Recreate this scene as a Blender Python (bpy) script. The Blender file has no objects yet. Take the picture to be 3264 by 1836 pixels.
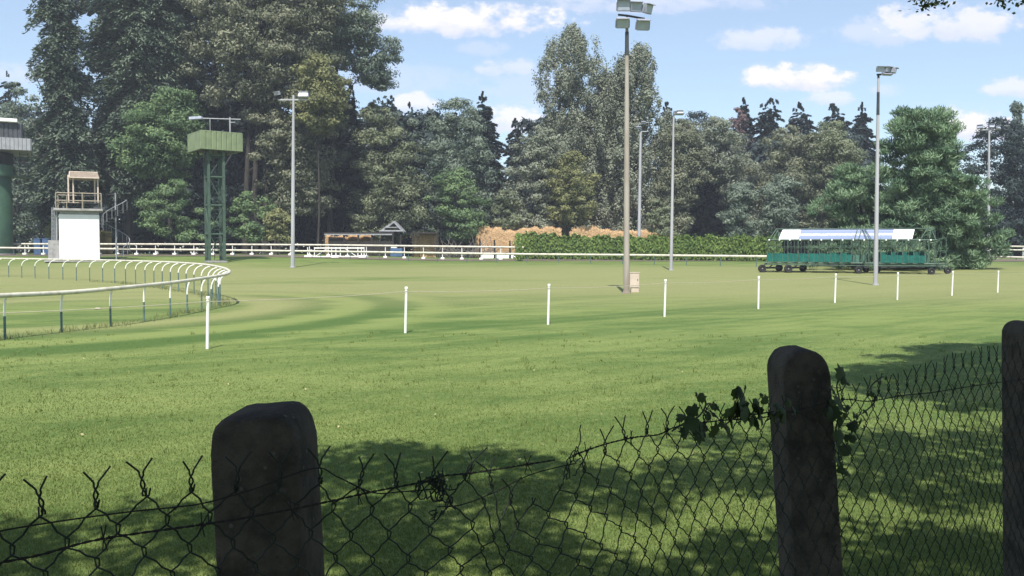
import bpy, math, random
import numpy as np
from mathutils import Vector, Matrix
R = math.radians
rnd = random.Random(7)
sc = bpy.context.scene
col = sc.collection
FPX, CH = 2827.0, 1.72
PITCH = math.atan(109 / FPX)
K = 3264 / 2576.0           # overview pixel -> photo pixel
SUN_E, SUN_A = R(56), R(4)  # elevation; shadows fall towards +Y, a little +X
COT = 1 / math.tan(SUN_E)

# ------------------------------------------------------------------ survey helpers
def ray(px, py):
    dx, dy = (px - 1632) / FPX, -(py - 918) / FPX
    c, s = math.cos(PITCH), math.sin(PITCH)
    return Vector((dx, c + dy * s, -s + dy * c))
def at(px, py, Y):
    d = ray(px, py); k = Y / d.y
    return Vector((d.x * k, Y, CH + d.z * k))
def atd(x, y, Y): return at(x * K, y * K, Y)
def sp(v, w=4.0):
    return np.logaddexp(0, np.asarray(v, float) / w) * w
def ss(v):
    v = np.clip(v, 0, 1); return v * v * (3 - 2 * v)
def gz(x, y):
    return 0.0245 * (sp(y - 46) - sp(np.asarray(y) - 88)) + .006 * (sp(np.asarray(y) - 88) - sp(np.asarray(y) - 130)) \
        + .5 * ss((np.asarray(y) - 68) / 22) * ss((-np.asarray(x) - 4) / 26)
def gzf(x, y): return float(gz(x, y))
def G(px, py):
    d = ray(px, py); lo = 2.0; Y = lo
    while Y < 200:
        X = d.x / d.y * Y; z = CH + d.z / d.y * Y
        if z <= gzf(X, Y): break
        Y += .1
    return Vector((d.x / d.y * Y, Y, gzf(d.x / d.y * Y, Y)))
def Gd(x, y): return G(x * K, y * K)

# ------------------------------------------------------------------ node helper
class NT:
    def __init__(s, nt): s.nt = nt; nt.nodes.clear()
    def n(s, t, ins=None, out=0, **props):
        nd = s.nt.nodes.new(t)
        for k, v in props.items(): setattr(nd, k, v)
        for k, v in (ins or {}).items():
            sk = nd.inputs[k]
            if isinstance(v, bpy.types.NodeSocket): s.nt.links.new(v, sk)
            else: sk.default_value = v
        return nd.outputs[out] if out is not None and len(nd.outputs) else nd
    def m(s, op, a, b=None, c=None, clamp=False):
        ins = {0: a}
        if b is not None: ins[1] = b
        if c is not None: ins[2] = c
        return s.n('ShaderNodeMath', ins, operation=op, use_clamp=clamp)
    def mix(s, f, a, b, mode='MIX'):
        nd = s.nt.nodes.new('ShaderNodeMix'); nd.data_type = 'RGBA'; nd.blend_type = mode
        for sk, v in ((nd.inputs[0], f), (nd.inputs[6], a), (nd.inputs[7], b)):
            if isinstance(v, bpy.types.NodeSocket): s.nt.links.new(v, sk)
            elif isinstance(v, (tuple, list)): sk.default_value = (*v[:3], 1)
            else: sk.default_value = v
        return nd.outputs[2]
    def noise(s, vec, scale, detail=3, rough=.55, out=0):
        return s.n('ShaderNodeTexNoise', {'Vector': vec, 'Scale': scale, 'Detail': detail, 'Roughness': rough}, out=out)
    def remap(s, v, a, b, c=0., d=1.):
        return s.n('ShaderNodeMapRange', {0: v, 1: a, 2: b, 3: c, 4: d}, interpolation_type='SMOOTHSTEP')
def newmat(name):
    m = bpy.data.materials.new(name); m.use_nodes = True
    return m, NT(m.node_tree)
def paint(name, c1, c2=None, rough=.6, scale=4., bump=0., metal=0., bscale=None, spec=.35, stretch=(1, 1, 1), lo=.35, hi=.7):
    m, t = newmat(name)
    c2 = c2 or tuple(v * .7 for v in c1)
    tc = t.n('ShaderNodeTexCoord', out=3)
    vec = t.n('ShaderNodeMapping', {0: tc, 3: stretch})
    nz = t.noise(vec, scale, 5, .6)
    c = t.mix(t.remap(nz, lo, hi), c1, c2)
    ins = {'Base Color': c, 'Roughness': rough, 'Metallic': metal, 'Specular IOR Level': spec}
    if bump:
        ins['Normal'] = t.n('ShaderNodeBump', {'Strength': bump, 'Distance': .02, 'Height': t.noise(vec, bscale or scale * 5, 4)})
    t.n('ShaderNodeOutputMaterial', {0: t.n('ShaderNodeBsdfPrincipled', ins)})
    return m
def leafmat(name, c1, c2, trans=.3, rough=.6):
    m, t = newmat(name)
    a = t.n('ShaderNodeAttribute', out=2, attribute_name='tint')
    c = t.mix(a, c1, c2)
    p = t.n('ShaderNodeBsdfPrincipled', {'Base Color': c, 'Roughness': rough, 'Specular IOR Level': .25})
    tr = t.n('ShaderNodeBsdfTranslucent', {0: t.mix(.35, c, (.16, .2, .03))})
    t.n('ShaderNodeOutputMaterial', {0: t.n('ShaderNodeMixShader', {0: trans, 1: p, 2: tr})})
    return m

# ------------------------------------------------------------------ mesh helpers
class MB:
    def __init__(s): s.v = []; s.f = []
    def add(s, vs, fs):
        o = len(s.v); s.v += [tuple(p) for p in vs]; s.f += [tuple(i + o for i in f) for f in fs]
    def box(s, c, size, rot=None, bev=0):
        hx, hy, hz = size[0] / 2, size[1] / 2, size[2] / 2
        if bev:
            b = min(bev, hx * .9, hy * .9, hz * .9); pts = []
            lv = [(-hz, b), (-hz + b, 0), (hz - b, 0), (hz, b)]
            for z, k in lv:
                x, y = hx - k, hy - k
                pts += [Vector((px, py, z)) for px, py in ((-x + b, -y), (x - b, -y), (x, -y + b), (x, y - b), (x - b, y), (-x + b, y), (-x, y - b), (-x, -y + b))]
            fs = [tuple(range(7, -1, -1)), tuple(range(24, 32))]
            for l in range(3):
                for i in range(8): fs.append((l * 8 + i, l * 8 + (i + 1) % 8, l * 8 + 8 + (i + 1) % 8, l * 8 + 8 + i))
        else:
            pts = [Vector((x, y, z)) for z in (-hz, hz) for x, y in ((-hx, -hy), (hx, -hy), (hx, hy), (-hx, hy))]
            fs = [(3, 2, 1, 0), (4, 5, 6, 7), (0, 1, 5, 4), (1, 2, 6, 5), (2, 3, 7, 6), (3, 0, 4, 7)]
        if rot is not None: pts = [rot @ p for p in pts]
        c = Vector(c); s.add([p + c for p in pts], fs)
    def tube(s, pts, r, n=8, cap=True, closed=False):
        pts = [Vector(p) for p in pts]; m = len(pts)
        rs = r if isinstance(r, (list, tuple)) else [r] * m
        vs = []; up = None
        for i, p in enumerate(pts):
            a = pts[i - 1] if (i > 0 or closed) else p
            b = pts[(i + 1) % m] if (i < m - 1 or closed) else p
            d = (b - a)
            if d.length < 1e-9: d = Vector((0, 0, 1))
            d.normalize()
            if up is None:
                up = Vector((0, 0, 1)) if abs(d.z) < .9 else Vector((1, 0, 0))
            x = up - d * up.dot(d)
            if x.length < 1e-5: x = d.orthogonal()
            x.normalize(); up = x; y = d.cross(x)
            for k in range(n):
                t = 2 * math.pi * k / n
                vs.append(p + (x * math.cos(t) + y * math.sin(t)) * rs[i])
        fs = []
        for i in range(m if closed else m - 1):
            j = (i + 1) % m
            for k in range(n):
                k2 = (k + 1) % n
                fs.append((i * n + k, i * n + k2, j * n + k2, j * n + k))
        if cap and not closed:
            fs.append(tuple(range(n - 1, -1, -1))); fs.append(tuple((m - 1) * n + k for k in range(n)))
        s.add(vs, fs)
    def prism(s, poly, vec):
        vec = Vector(vec); n = len(poly); a = [Vector(p) for p in poly]
        s.add(a + [p + vec for p in a], [tuple(range(n)), tuple(range(2 * n - 1, n - 1, -1))] + [(i, i + n, (i + 1) % n + n, (i + 1) % n) for i in range(n)])
    def lathe(s, prof, c, n=24, axis='z'):
        c = Vector(c); vs = []
        for r, z in prof:
            for k in range(n):
                t = 2 * math.pi * k / n; p = Vector((r * math.cos(t), r * math.sin(t), z))
                if axis == 'y': p = Vector((p.x, p.z, p.y))
                vs.append(c + p)
        fs = []
        for i in range(len(prof) - 1):
            for k in range(n):
                k2 = (k + 1) % n; fs.append((i * n + k, i * n + k2, (i + 1) * n + k2, (i + 1) * n + k))
        if prof[0][0] > 1e-6: fs.append(tuple(range(n - 1, -1, -1)))
        if prof[-1][0] > 1e-6: fs.append(tuple((len(prof) - 1) * n + k for k in range(n)))
        s.add(vs, fs)
    def build(s, name, mat, parent=None, smooth=False):
        me = bpy.data.meshes.new(name); o0 = parent_loc(parent)
        me.from_pydata([(x - o0.x, y - o0.y, z - o0.z) for x, y, z in s.v], [], s.f); me.update()
        me.materials.append(mat)
        if smooth:
            me.polygons.foreach_set('use_smooth', [True] * len(me.polygons))
            try: me.set_sharp_from_angle(angle=R(40))
            except Exception: pass
        o = bpy.data.objects.new(name, me); col.objects.link(o)
        if parent is not None: o.parent = parent
        return o
def parent_loc(p):
    l = Vector((0, 0, 0))
    while p is not None: l = l + Vector(p.location); p = p.parent
    return l
def tag(o, label=None, cat=None, group=None, kind=None):
    if label: o['label'] = label
    if cat: o['category'] = cat
    if group: o['group'] = group
    if kind: o['kind'] = kind
    return o
def thing(name, loc, label, cat, group=None):
    o = bpy.data.objects.new(name, None); o.location = loc; o.empty_display_size = .3
    col.objects.link(o); return tag(o, label, cat, group)
def qmesh(name, V, F, mat, parent=None, tint=None):
    """numpy polygons (all faces with the same corner count)"""
    me = bpy.data.meshes.new(name); nf, k = F.shape
    o0 = parent_loc(parent); V = V - np.array((o0.x, o0.y, o0.z))
    me.vertices.add(len(V)); me.vertices.foreach_set('co', V.astype(np.float32).ravel())
    me.loops.add(nf * k); me.loops.foreach_set('vertex_index', F.astype(np.int32).ravel())
    me.polygons.add(nf); me.polygons.foreach_set('loop_start', np.arange(0, nf * k, k, dtype=np.int32))
    me.update(calc_edges=True)
    if tint is not None:
        a = me.attributes.new('tint', 'FLOAT', 'FACE'); a.data.foreach_set('value', tint.astype(np.float32))
    me.materials.append(mat)
    o = bpy.data.objects.new(name, me); col.objects.link(o)
    if parent is not None: o.parent = parent
    return o
def unit(a): return a / np.maximum(np.linalg.norm(a, axis=-1, keepdims=True), 1e-9)
def leafquads(C, Nn, L, W, rg, T=None):
    """rhombic leaves at C, facing Nn, long axis T (or random)"""
    n = len(C)
    if T is None: T = rg.normal(size=(n, 3))
    T = unit(T - Nn * (T * Nn).sum(1, keepdims=True)); B = np.cross(Nn, T)
    L = np.broadcast_to(L, n)[:, None]; W = np.broadcast_to(W, n)[:, None]
    V = np.stack([C - T * L * .5, C + B * W * .5 + T * L * .05, C + T * L * .5, C - B * W * .5 + T * L * .05], 1).reshape(-1, 3)
    return V, np.arange(4 * n).reshape(n, 4)

# ------------------------------------------------------------------ materials
M = {}
M['white'] = paint('white_paint', (.78, .78, .74), (.52, .50, .44), .5, 5, lo=.5, hi=.8)
M['rail'] = paint('rail_white', (.60, .57, .47), (.34, .31, .24), .5, 3.5, lo=.42, hi=.8)
M['railpost'] = paint('rail_post_green', (.10, .17, .18), (.06, .1, .1), .5, 6)
M['wall'] = paint('white_wall', (.82, .82, .83), (.74, .74, .74), .7, 1.2)
M['concrete'] = paint('concrete', (.36, .35, .34), (.24, .23, .22), .9, 2.5, .3)
M['postcon'] = None
M['steel'] = paint('galvanised_steel', (.40, .40, .42), (.30, .30, .32), .55, .6, stretch=(6, 6, .4))
M['rust'] = paint('weathered_steel', (.36, .325, .28), (.25, .205, .165), .6, .35, stretch=(3, 3, .5), lo=.42, hi=.6)
M['lamp'] = paint('lamp_housing', (.30, .315, .37), (.22, .23, .28), .5, 5)
M['lens'] = paint('lamp_glass', (.42, .45, .54), (.34, .37, .46), .3, 3, spec=.5)
M['darksteel'] = paint('dark_steel', (.05, .055, .06), (.03, .035, .04), .6, 4)
M['greensteel'] = paint('green_steel', (.06, .10, .072), (.04, .068, .052), .55, 3)
M['greensheet'] = paint('green_sheet', (.19, .235, .13), (.15, .19, .105), .5, 1.5)
M['greendrum'] = paint('green_drum', (.06, .125, .075), (.04, .085, .055), .5, .8)
M['greysheet'] = paint('grey_sheet', (.33, .34, .35), (.25, .255, .27), .5, 1.5)
M['darksheet'] = paint('dark_sheet', (.07, .075, .085), (.045, .05, .055), .6, 1.5)
M['gateframe'] = paint('gate_green', (.085, .14, .105), (.05, .085, .065), .6, 4)
M['teal'] = paint('teal_pad', (.004, .125, .10), (.003, .085, .07), .6, 3)
M['tealpale'] = paint('pale_green_panel', (.07, .17, .13), (.05, .11, .09), .6, 3)
M['tyre'] = paint('tyre_rubber', (.03, .03, .032), (.02, .02, .02), .85, 8)
M['rim'] = paint('wheel_rim', (.26, .26, .24), (.12, .12, .11), .6, 8)
M['cream'] = paint('cream_cabinet', (.56, .47, .39), (.47, .39, .32), .6, 3)
M['timber'] = paint('weathered_timber', (.36, .31, .24), (.25, .21, .16), .8, 3, .3)
M['roofbrown'] = paint('brown_canopy', (.26, .21, .16), (.2, .16, .12), .8, 3)
M['darkwood'] = paint('dark_timber', (.035, .03, .028), (.02, .018, .017), .9, 3)
M['greywood'] = paint('grey_timber', (.30, .31, .33), (.2, .21, .22), .8, 3)
M['blue'] = paint('blue_sheet', (.075, .135, .26), (.05, .09, .18), .5, 3)
M['bark'] = paint('bark', (.05, .044, .038), (.028, .025, .022), .95, 3, .8, stretch=(1, 1, .25))
M['barkgrey'] = paint('grey_bark', (.20, .18, .165), (.10, .09, .08), .95, 3, .8, stretch=(1, 1, .25))
M['straw'] = paint('straw', (.68, .47, .28), (.46, .29, .16), .95, 1.6, 1., bscale=9)
M['drystraw'] = paint('dry_weeds', (.42, .30, .17), (.2, .15, .09), .95, 1.2, 1., bscale=6)
M['dirt'] = paint('sandy_track', (.16, .125, .095), (.10, .08, .065), .95, .5, .4)
M['rope'] = paint('rope', (.42, .38, .30), (.34, .31, .24), .8, 8)
M['wire'] = paint('dark_wire', (.012, .018, .011), (.007, .009, .006), .6, 30)
M['barb'] = paint('rusty_wire', (.022, .016, .012), (.01, .009, .008), .8, 60)
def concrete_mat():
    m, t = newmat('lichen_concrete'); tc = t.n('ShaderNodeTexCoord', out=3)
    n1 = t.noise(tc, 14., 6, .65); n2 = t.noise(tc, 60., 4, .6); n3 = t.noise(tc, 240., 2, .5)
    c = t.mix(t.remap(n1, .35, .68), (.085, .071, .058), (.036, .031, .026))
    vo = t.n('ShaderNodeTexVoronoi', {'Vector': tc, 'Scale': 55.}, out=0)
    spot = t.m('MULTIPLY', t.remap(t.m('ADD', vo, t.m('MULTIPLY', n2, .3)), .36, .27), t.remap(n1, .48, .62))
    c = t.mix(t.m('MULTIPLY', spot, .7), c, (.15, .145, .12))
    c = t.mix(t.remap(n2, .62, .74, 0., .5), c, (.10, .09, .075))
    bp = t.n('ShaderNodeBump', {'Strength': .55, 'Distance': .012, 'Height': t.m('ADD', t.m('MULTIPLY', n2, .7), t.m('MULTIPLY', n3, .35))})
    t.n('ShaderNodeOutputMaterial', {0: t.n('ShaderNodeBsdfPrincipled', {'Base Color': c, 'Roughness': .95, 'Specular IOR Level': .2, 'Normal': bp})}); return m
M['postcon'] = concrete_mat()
LM = {
    'olive': leafmat('olive_leaves', (.07, .092, .05), (.225, .25, .15), .18),
    'green': leafmat('green_leaves', (.042, .085, .036), (.18, .26, .115), .18),
    'poplar': leafmat('poplar_leaves', (.11, .13, .09), (.29, .315, .235), .18),
    'brown': leafmat('brownish_leaves', (.075, .09, .055), (.235, .245, .16), .18),
    'grey': leafmat('grey_green_leaves', (.058, .09, .07), (.21, .255, .19), .18),
    'conifer': leafmat('conifer_sprays', (.036, .062, .046), (.155, .195, .135), .1),
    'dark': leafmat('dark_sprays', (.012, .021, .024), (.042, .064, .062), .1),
    'pine': leafmat('pine_needles', (.05, .105, .06), (.225, .325, .18), .18),
    'yellow': leafmat('yellowing_leaves', (.09, .105, .045), (.255, .26, .11), .18),
    'rust': leafmat('reddish_leaves', (.11, .075, .08), (.22, .15, .15), .2),
    'hedge': leafmat('hedge_leaves', (.055, .105, .024), (.19, .275, .06), .2),
    'hang': leafmat('overhanging_leaves', (.02, .035, .012), (.04, .06, .02), .15),
    'ivy': leafmat('ivy_leaves', (.014, .028, .010), (.045, .07, .022), .2),
    'blade': leafmat('grass_blades', (.118, .166, .042), (.215, .262, .085), .3, .7),
    'long': leafmat('long_grass_blades', (.14, .18, .06), (.27, .26, .12), .3, .7),
    'litter': leafmat('dry_leaf', (.30, .27, .14), (.45, .38, .22), .1, .8),
    'strawbits': leafmat('straw_stalks', (.56, .37, .20), (.80, .57, .34), .2, .8),
}

# ------------------------------------------------------------------ ground
def lawn_material():
    m, t = newmat('lawn_grass')
    pos = t.n('ShaderNodeNewGeometry', out=0)
    xyz = t.n('ShaderNodeSeparateXYZ', {0: pos}, out=None)
    X, Y = xyz.outputs[0], xyz.outputs[1]
    big = t.noise(t.n('ShaderNodeMapping', {0: pos, 3: (.045, .16, .1)}), 1., 4, .6)
    med = t.noise(t.n('ShaderNodeMapping', {0: pos, 3: (.35, .8, .5)}), 1., 5, .65)
    fine = t.noise(pos, 9., 4, .7)
    grain = t.noise(pos, 55., 2, .6)
    # mowing passes parallel to the rope line
    v = t.m('ADD', t.m('MULTIPLY', X, -.67), t.m('MULTIPLY', Y, .74))
    v = t.m('ADD', v, t.m('MULTIPLY', med, 1.1))
    st = t.m('SINE', t.m('MULTIPLY', v, 1.75))
    st2 = t.m('SINE', t.m('ADD', t.m('MULTIPLY', v, .62), 1.0))
    stripes = t.m('ADD', t.m('MULTIPLY', st, .5), t.m('MULTIPLY', st2, .5))
    # worn passes around the rail loop
    dx = t.m('ADD', X, 13.5); dy = t.m('SUBTRACT', Y, 27.)
    rad = t.m('SQRT', t.m('ADD', t.m('MULTIPLY', dx, dx), t.m('MULTIPLY', t.m('MULTIPLY', dy, dy), .55)))
    rad = t.m('ADD', rad, t.m('MULTIPLY', med, .9))
    arc = t.m('SINE', t.m('MULTIPLY', rad, 2.3))
    arcm = t.m('MULTIPLY', t.remap(rad, 5.0, 6.2), t.remap(rad, 13.5, 9.5))
    pat = t.m('ADD', t.m('MULTIPLY', stripes, t.m('SUBTRACT', 1., arcm)), t.m('MULTIPLY', t.m('MULTIPLY', arc, 2.6), arcm))
    ax = t.m('ADD', t.m('MULTIPLY', X, .74), t.m('MULTIPLY', Y, .67))
    streak = t.noise(t.n('ShaderNodeCombineXYZ', {0: t.m('MULTIPLY', ax, .10), 1: t.m('MULTIPLY', v, 1.5), 2: 0.}), 1., 5, .68)
    pat = t.m('ADD', t.m('MULTIPLY', pat, .5), t.m('MULTIPLY', t.m('SUBTRACT', streak, .5), 3.4))
    pat = t.m('MULTIPLY', pat, t.remap(Y, 60, 34, .45, 1.))
    g = t.m('ADD', t.m('MULTIPLY', pat, .24), t.m('ADD', t.m('MULTIPLY', med, .75), t.m('MULTIPLY', fine, .35)))
    c = t.mix(t.remap(g, .28, .82), (.066, .116, .027), (.178, .220, .066))
    # dry belt across the middle distance
    dry = t.m('MULTIPLY', t.remap(Y, 22, 42), t.remap(Y, 84, 66))
    dry = t.m('ADD', dry, t.m('MULTIPLY', t.m('MULTIPLY', arcm, t.remap(rad, 8.6, 6.0)), .9))
    dry = t.m('MULTIPLY', dry, t.remap(big, .2, .5), clamp=True)
    c = t.mix(t.m('MULTIPLY', dry, .8), c, t.mix(t.remap(fine, .3, .7), (.198, .206, .080), (.262, .258, .115)))
    c = t.mix(t.remap(t.m('ADD', fine, t.m('MULTIPLY', big, .4)), .80, .95, 0., .5), c, (.36, .32, .19))
    c = t.mix(t.remap(grain, .35, .75, 0., .1), c, (.04, .065, .018))
    bump = t.n('ShaderNodeBump', {'Strength': .35, 'Distance': .03, 'Height': t.m('ADD', t.m('MULTIPLY', grain, .6), fine)})
    p = t.n('ShaderNodeBsdfPrincipled', {'Base Color': c, 'Roughness': .85, 'Specular IOR Level': .15, 'Normal': bump})
    t.n('ShaderNodeOutputMaterial', {0: p})
    return m
xs = np.concatenate([[-3000, -1500, -800, -400, -250], np.arange(-160, 161, 4.), [250, 400, 800, 1500, 3000]])
ys = np.concatenate([[-1500, -600, -200, -80, -40], np.arange(-20, 141, 2.5), [160, 200, 300, 500, 1000, 2500, 5000]])
gx, gy = np.meshgrid(xs, ys); V = np.stack([gx, gy, gz(gx, gy)], -1).reshape(-1, 3)
nx, ny = len(xs), len(ys); ii = (np.arange(ny - 1)[:, None] * nx + np.arange(nx - 1)[None]).ravel()
lawn = qmesh('lawn', V, np.stack([ii, ii + 1, ii + nx + 1, ii + nx], 1), lawn_material())
lawn.data.polygons.foreach_set('use_smooth', [True] * len(lawn.data.polygons))
tag(lawn, 'mown green racecourse lawn with dry worn bands', 'lawn', kind='structure')

def sheet(name, pts_near, pts_far, dz, mat, label, cat):
    n = len(pts_near); V = []
    for a, b in zip(pts_near, pts_far):
        for k in range(5):
            x = a[0] + (b[0] - a[0]) * k / 4; y = a[1] + (b[1] - a[1]) * k / 4; V.append((x, y, gzf(x, y) + dz))
    F = [(i * 5 + k, i * 5 + 5 + k, i * 5 + 6 + k, i * 5 + k + 1) for i in range(n - 1) for k in range(4)]
    o = qmesh(name, np.array(V), np.array(F), mat); tag(o, label, cat, kind='structure'); return o
xx = np.arange(-90, 91, 5.)
sheet('sandy_track', [(x, 88.5 + (0 if x < 5 else (5 - x) * .05)) for x in xx], [(x, 99.) for x in xx], .03, M['dirt'], 'brown sandy track between the two white running rails', 'track')

# ------------------------------------------------------------------ running rails
def pathlen(P):
    d = [0]
    for a, b in zip(P, P[1:]): d.append(d[-1] + (b - a).length)
    return d
def sample(P, s, d=None):
    d = d or pathlen(P)
    for i in range(len(P) - 1):
        if s <= d[i + 1] or i == len(P) - 2:
            k = (s - d[i]) / max(d[i + 1] - d[i], 1e-6); return P[i].lerp(P[i + 1], k), (P[i + 1] - P[i]).normalized()
def smoothpath(P, n=8):
    out = []
    for i in range(len(P) - 1):
        p0, p1, p2, p3 = P[max(i - 1, 0)], P[i], P[i + 1], P[min(i + 2, len(P) - 1)]
        for k in range(n):
            t = k / n
            out.append(.5 * ((2 * p1) + (p2 - p0) * t + (2 * p0 - 5 * p1 + 4 * p2 - p3) * t * t + (3 * p1 - p0 - 3 * p2 + p3) * t ** 3))
    out.append(P[-1]); return out

# loop of rail on curved posts, near left
loop = [(-260, 760, 15.2), (-120, 751, 16.4), (0, 744, 17.6), (165, 736, 19.4), (290, 725.5, 21), (372, 717.5, 22.6), (437, 710.5, 24.2), (490, 703, 26), (530, 697, 27.6),
        (562, 691.5, 29.0), (576, 686.5, 30.2), (575, 680.5, 31.8), (560, 674, 33.8), (520, 666.5, 37), (450, 661, 41.5), (380, 658, 45.5), (300, 655.5, 49), (200, 653.5, 52), (100, 652, 54.5), (0, 650, 57), (-150, 648, 60), (-300, 647, 63)]
LP = smoothpath([atd(x, y, Y) for x, y, Y in loop], 8)
lr = thing('running_rail', (LP[0].x, LP[0].y, 0), 'curved white running rail doubling back in a hairpin on bent green posts', 'rail')
b = MB(); b.tube(LP, .050, 14); b.build('top_rail', M['rail'], lr, True)
cen = Vector((-17, 31, 0)); dl = pathlen(LP)
posts_s = []; s_ = 1.0
while s_ < dl[-1]:
    posts_s.append(s_); p, d = sample(LP, s_, dl); s_ += 1.6 if p.y < 26 else (1.15 if p.y < 34 else 1.55)
for s_ in posts_s:
    p, d = sample(LP, s_, dl)
    k_ = min(1., max(0., (p.y - 24) / 8)); base = p + Vector((-.07 - .25 * k_, .04 - .25 * k_, 0)); gz0 = gzf(base.x, base.y)
    zt = p.z - .04
    b = MB(); b.tube([(base.x, base.y, gz0 - .1), (base.x, base.y, gz0 + .32), (base.x, base.y, zt - .38)], .025, 8)
    po = b.build('post', M['railpost'], lr, True)
    arm = []
    for k in range(7):
        a = k / 6 * math.pi / 2
        q = base.lerp(p, 1 - math.cos(a)); arm.append((q.x, q.y, zt - .38 + .38 * math.sin(a)))
    b = MB(); b.tube(arm, .023, 8); b.build('arm', M['white'], po, True)

def rail_run(name, label, path, thick, pitch, postr, feet, postmat, height=None, tall=True):
    P = [atd(x, y, Y) for x, y, Y in path]
    t = thing(name, (P[0].x, P[0].y, gzf(P[0].x, P[0].y)), label, 'rail')
    q = smoothpath(P, 4)
    b = MB(); b.tube([Vector(v) for v in q], thick, 10); b.build('top_rail', M['rail'], t, True)
    dl = pathlen(q); s = pitch * .5
    while s < dl[-1]:
        p, d = sample(q, s, dl); g = gzf(p.x, p.y)
        b = MB(); b.tube([(p.x, p.y + .02, g - .1), (p.x, p.y + .02, p.z - thick * .3)], postr, 7)
        po = b.build('post', postmat, t, True)
        if feet:
            b = MB(); b.box((p.x, p.y - .02, g + .1), (.42, .4, .24), bev=.05); b.build('foot', M['concrete'] if feet == 2 else M['white'], po)
        s += pitch
    return t
rail_run('running_rail', 'long low white running rail edging the far side of the lawn', [(-200, 620, 93), (0, 623.5, 92), (350, 627, 90), (700, 631, 88), (1000, 635, 86), (1320, 639.5, 82), (1560, 641.5, 79), (1900, 645, 72.5), (2120, 647, 71), (2330, 648, 76)], .10, 3.0, .035, 0, M['railpost'])
rail_run('running_rail', 'taller white running rail on stubby footed posts beyond the sandy track, ending at the hedge', [(-200, 611, 100), (0, 613.5, 100), (400, 614.5, 99), (740, 616, 99), (1000, 618.5, 98), (1318, 622.5, 96)], .105, 2.15, .045, 1, M['white'])
rail_run('running_rail', 'short white running rail right of the dark pines, nearer the lawn', [(2470, 644.5, 96), (2520, 646.5, 93), (2600, 648, 91), (2750, 650, 89)], .10, 3.0, .035, 0, M['railpost'])
t_ = rail_run('double_rail', 'double white rail at the right edge below the dark trees', [(2480, 619, 106), (2600, 620.5, 104), (2780, 622, 102)], .09, 2.6, .05, 0, M['white'])
b = MB(); b.tube([atd(2480, 628, 105.9), atd(2600, 629.5, 103.9), atd(2780, 631, 101.9)], .08, 8); b.build('lower_rail', M['rail'], t_, True)

# ------------------------------------------------------------------ white posts and rope
wp = [(661, 944, 1113), (1292, 914, 1062), (1747, 905, 1035), (2118, 890, 1010), (2417, 880, 985), (2661, 872, 966), (2860, 868, 956), (3034, 864, 943), (3180, 863, 933)]
wl = ['tallest white rope post, standing before the tip of the hairpin rail', 'white rope post alone on open grass between hairpin rail and five-lamp mast', 'white rope post just left of the mast with five lamps', 'white rope post just right of the cream cabinet',
      'white rope post in front of the starting gate wheels at its left end', 'white rope post just left of the mast that stands before the starting gate', 'white rope post just right of the mast that stands before the starting gate', 'white rope post before the right end of the starting gate', 'shortest white rope post, nearest the right edge of the lawn']
tops = []
for i, (px, pt, pb) in enumerate(wp):
    g = G(px, pb); tp = at(px + 3, pt, g.y); h = tp.z - g.z
    lean = (tp.x - g.x)
    t = thing('rope_post', g, wl[i], 'post', 'white rope posts across the lawn')
    b = MB(); n = 12; r = .029
    lean += (rg_post := random.Random(i * 7 + 3)).uniform(-.012, .012) * h
    b.tube([g + Vector((lean * k, 0, h * k)) for k in (-.08, .0, .5, .95)], r, n); b.build('shaft', M['white'], t, True)
    b = MB(); b.tube([g + Vector((lean * .95, 0, h * .95)), g + Vector((lean, 0, h * .985)), g + Vector((lean, 0, h))], [r * 1.25, r * 1.25, r * .8], n)
    b.build('cap', M['white'], t, True)
    tops.append(g + Vector((lean * .9, -.035, h * .9)))
rp = [tops[0] + (tops[0] - tops[1]) * 1.05 + Vector((0, 0, .02)), ] + tops + [tops[-1] + (tops[-1] - tops[-2]) * 1.2]
b = MB(); line = []
for a, c in zip(rp, rp[1:]):
    for k in range(10):
        u = k / 10; p = a.lerp(c, u); p.z -= .035 * 4 * u * (1 - u); line.append(p)
line.append(rp[-1]); b.tube(line, .006, 6)
kn = line[6]; b.box(kn, (.10, .03, .035), bev=.01)
tag(b.build('rope', M['rope'], None, True), 'thin pale rope strung between the white posts', 'rope')

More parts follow.
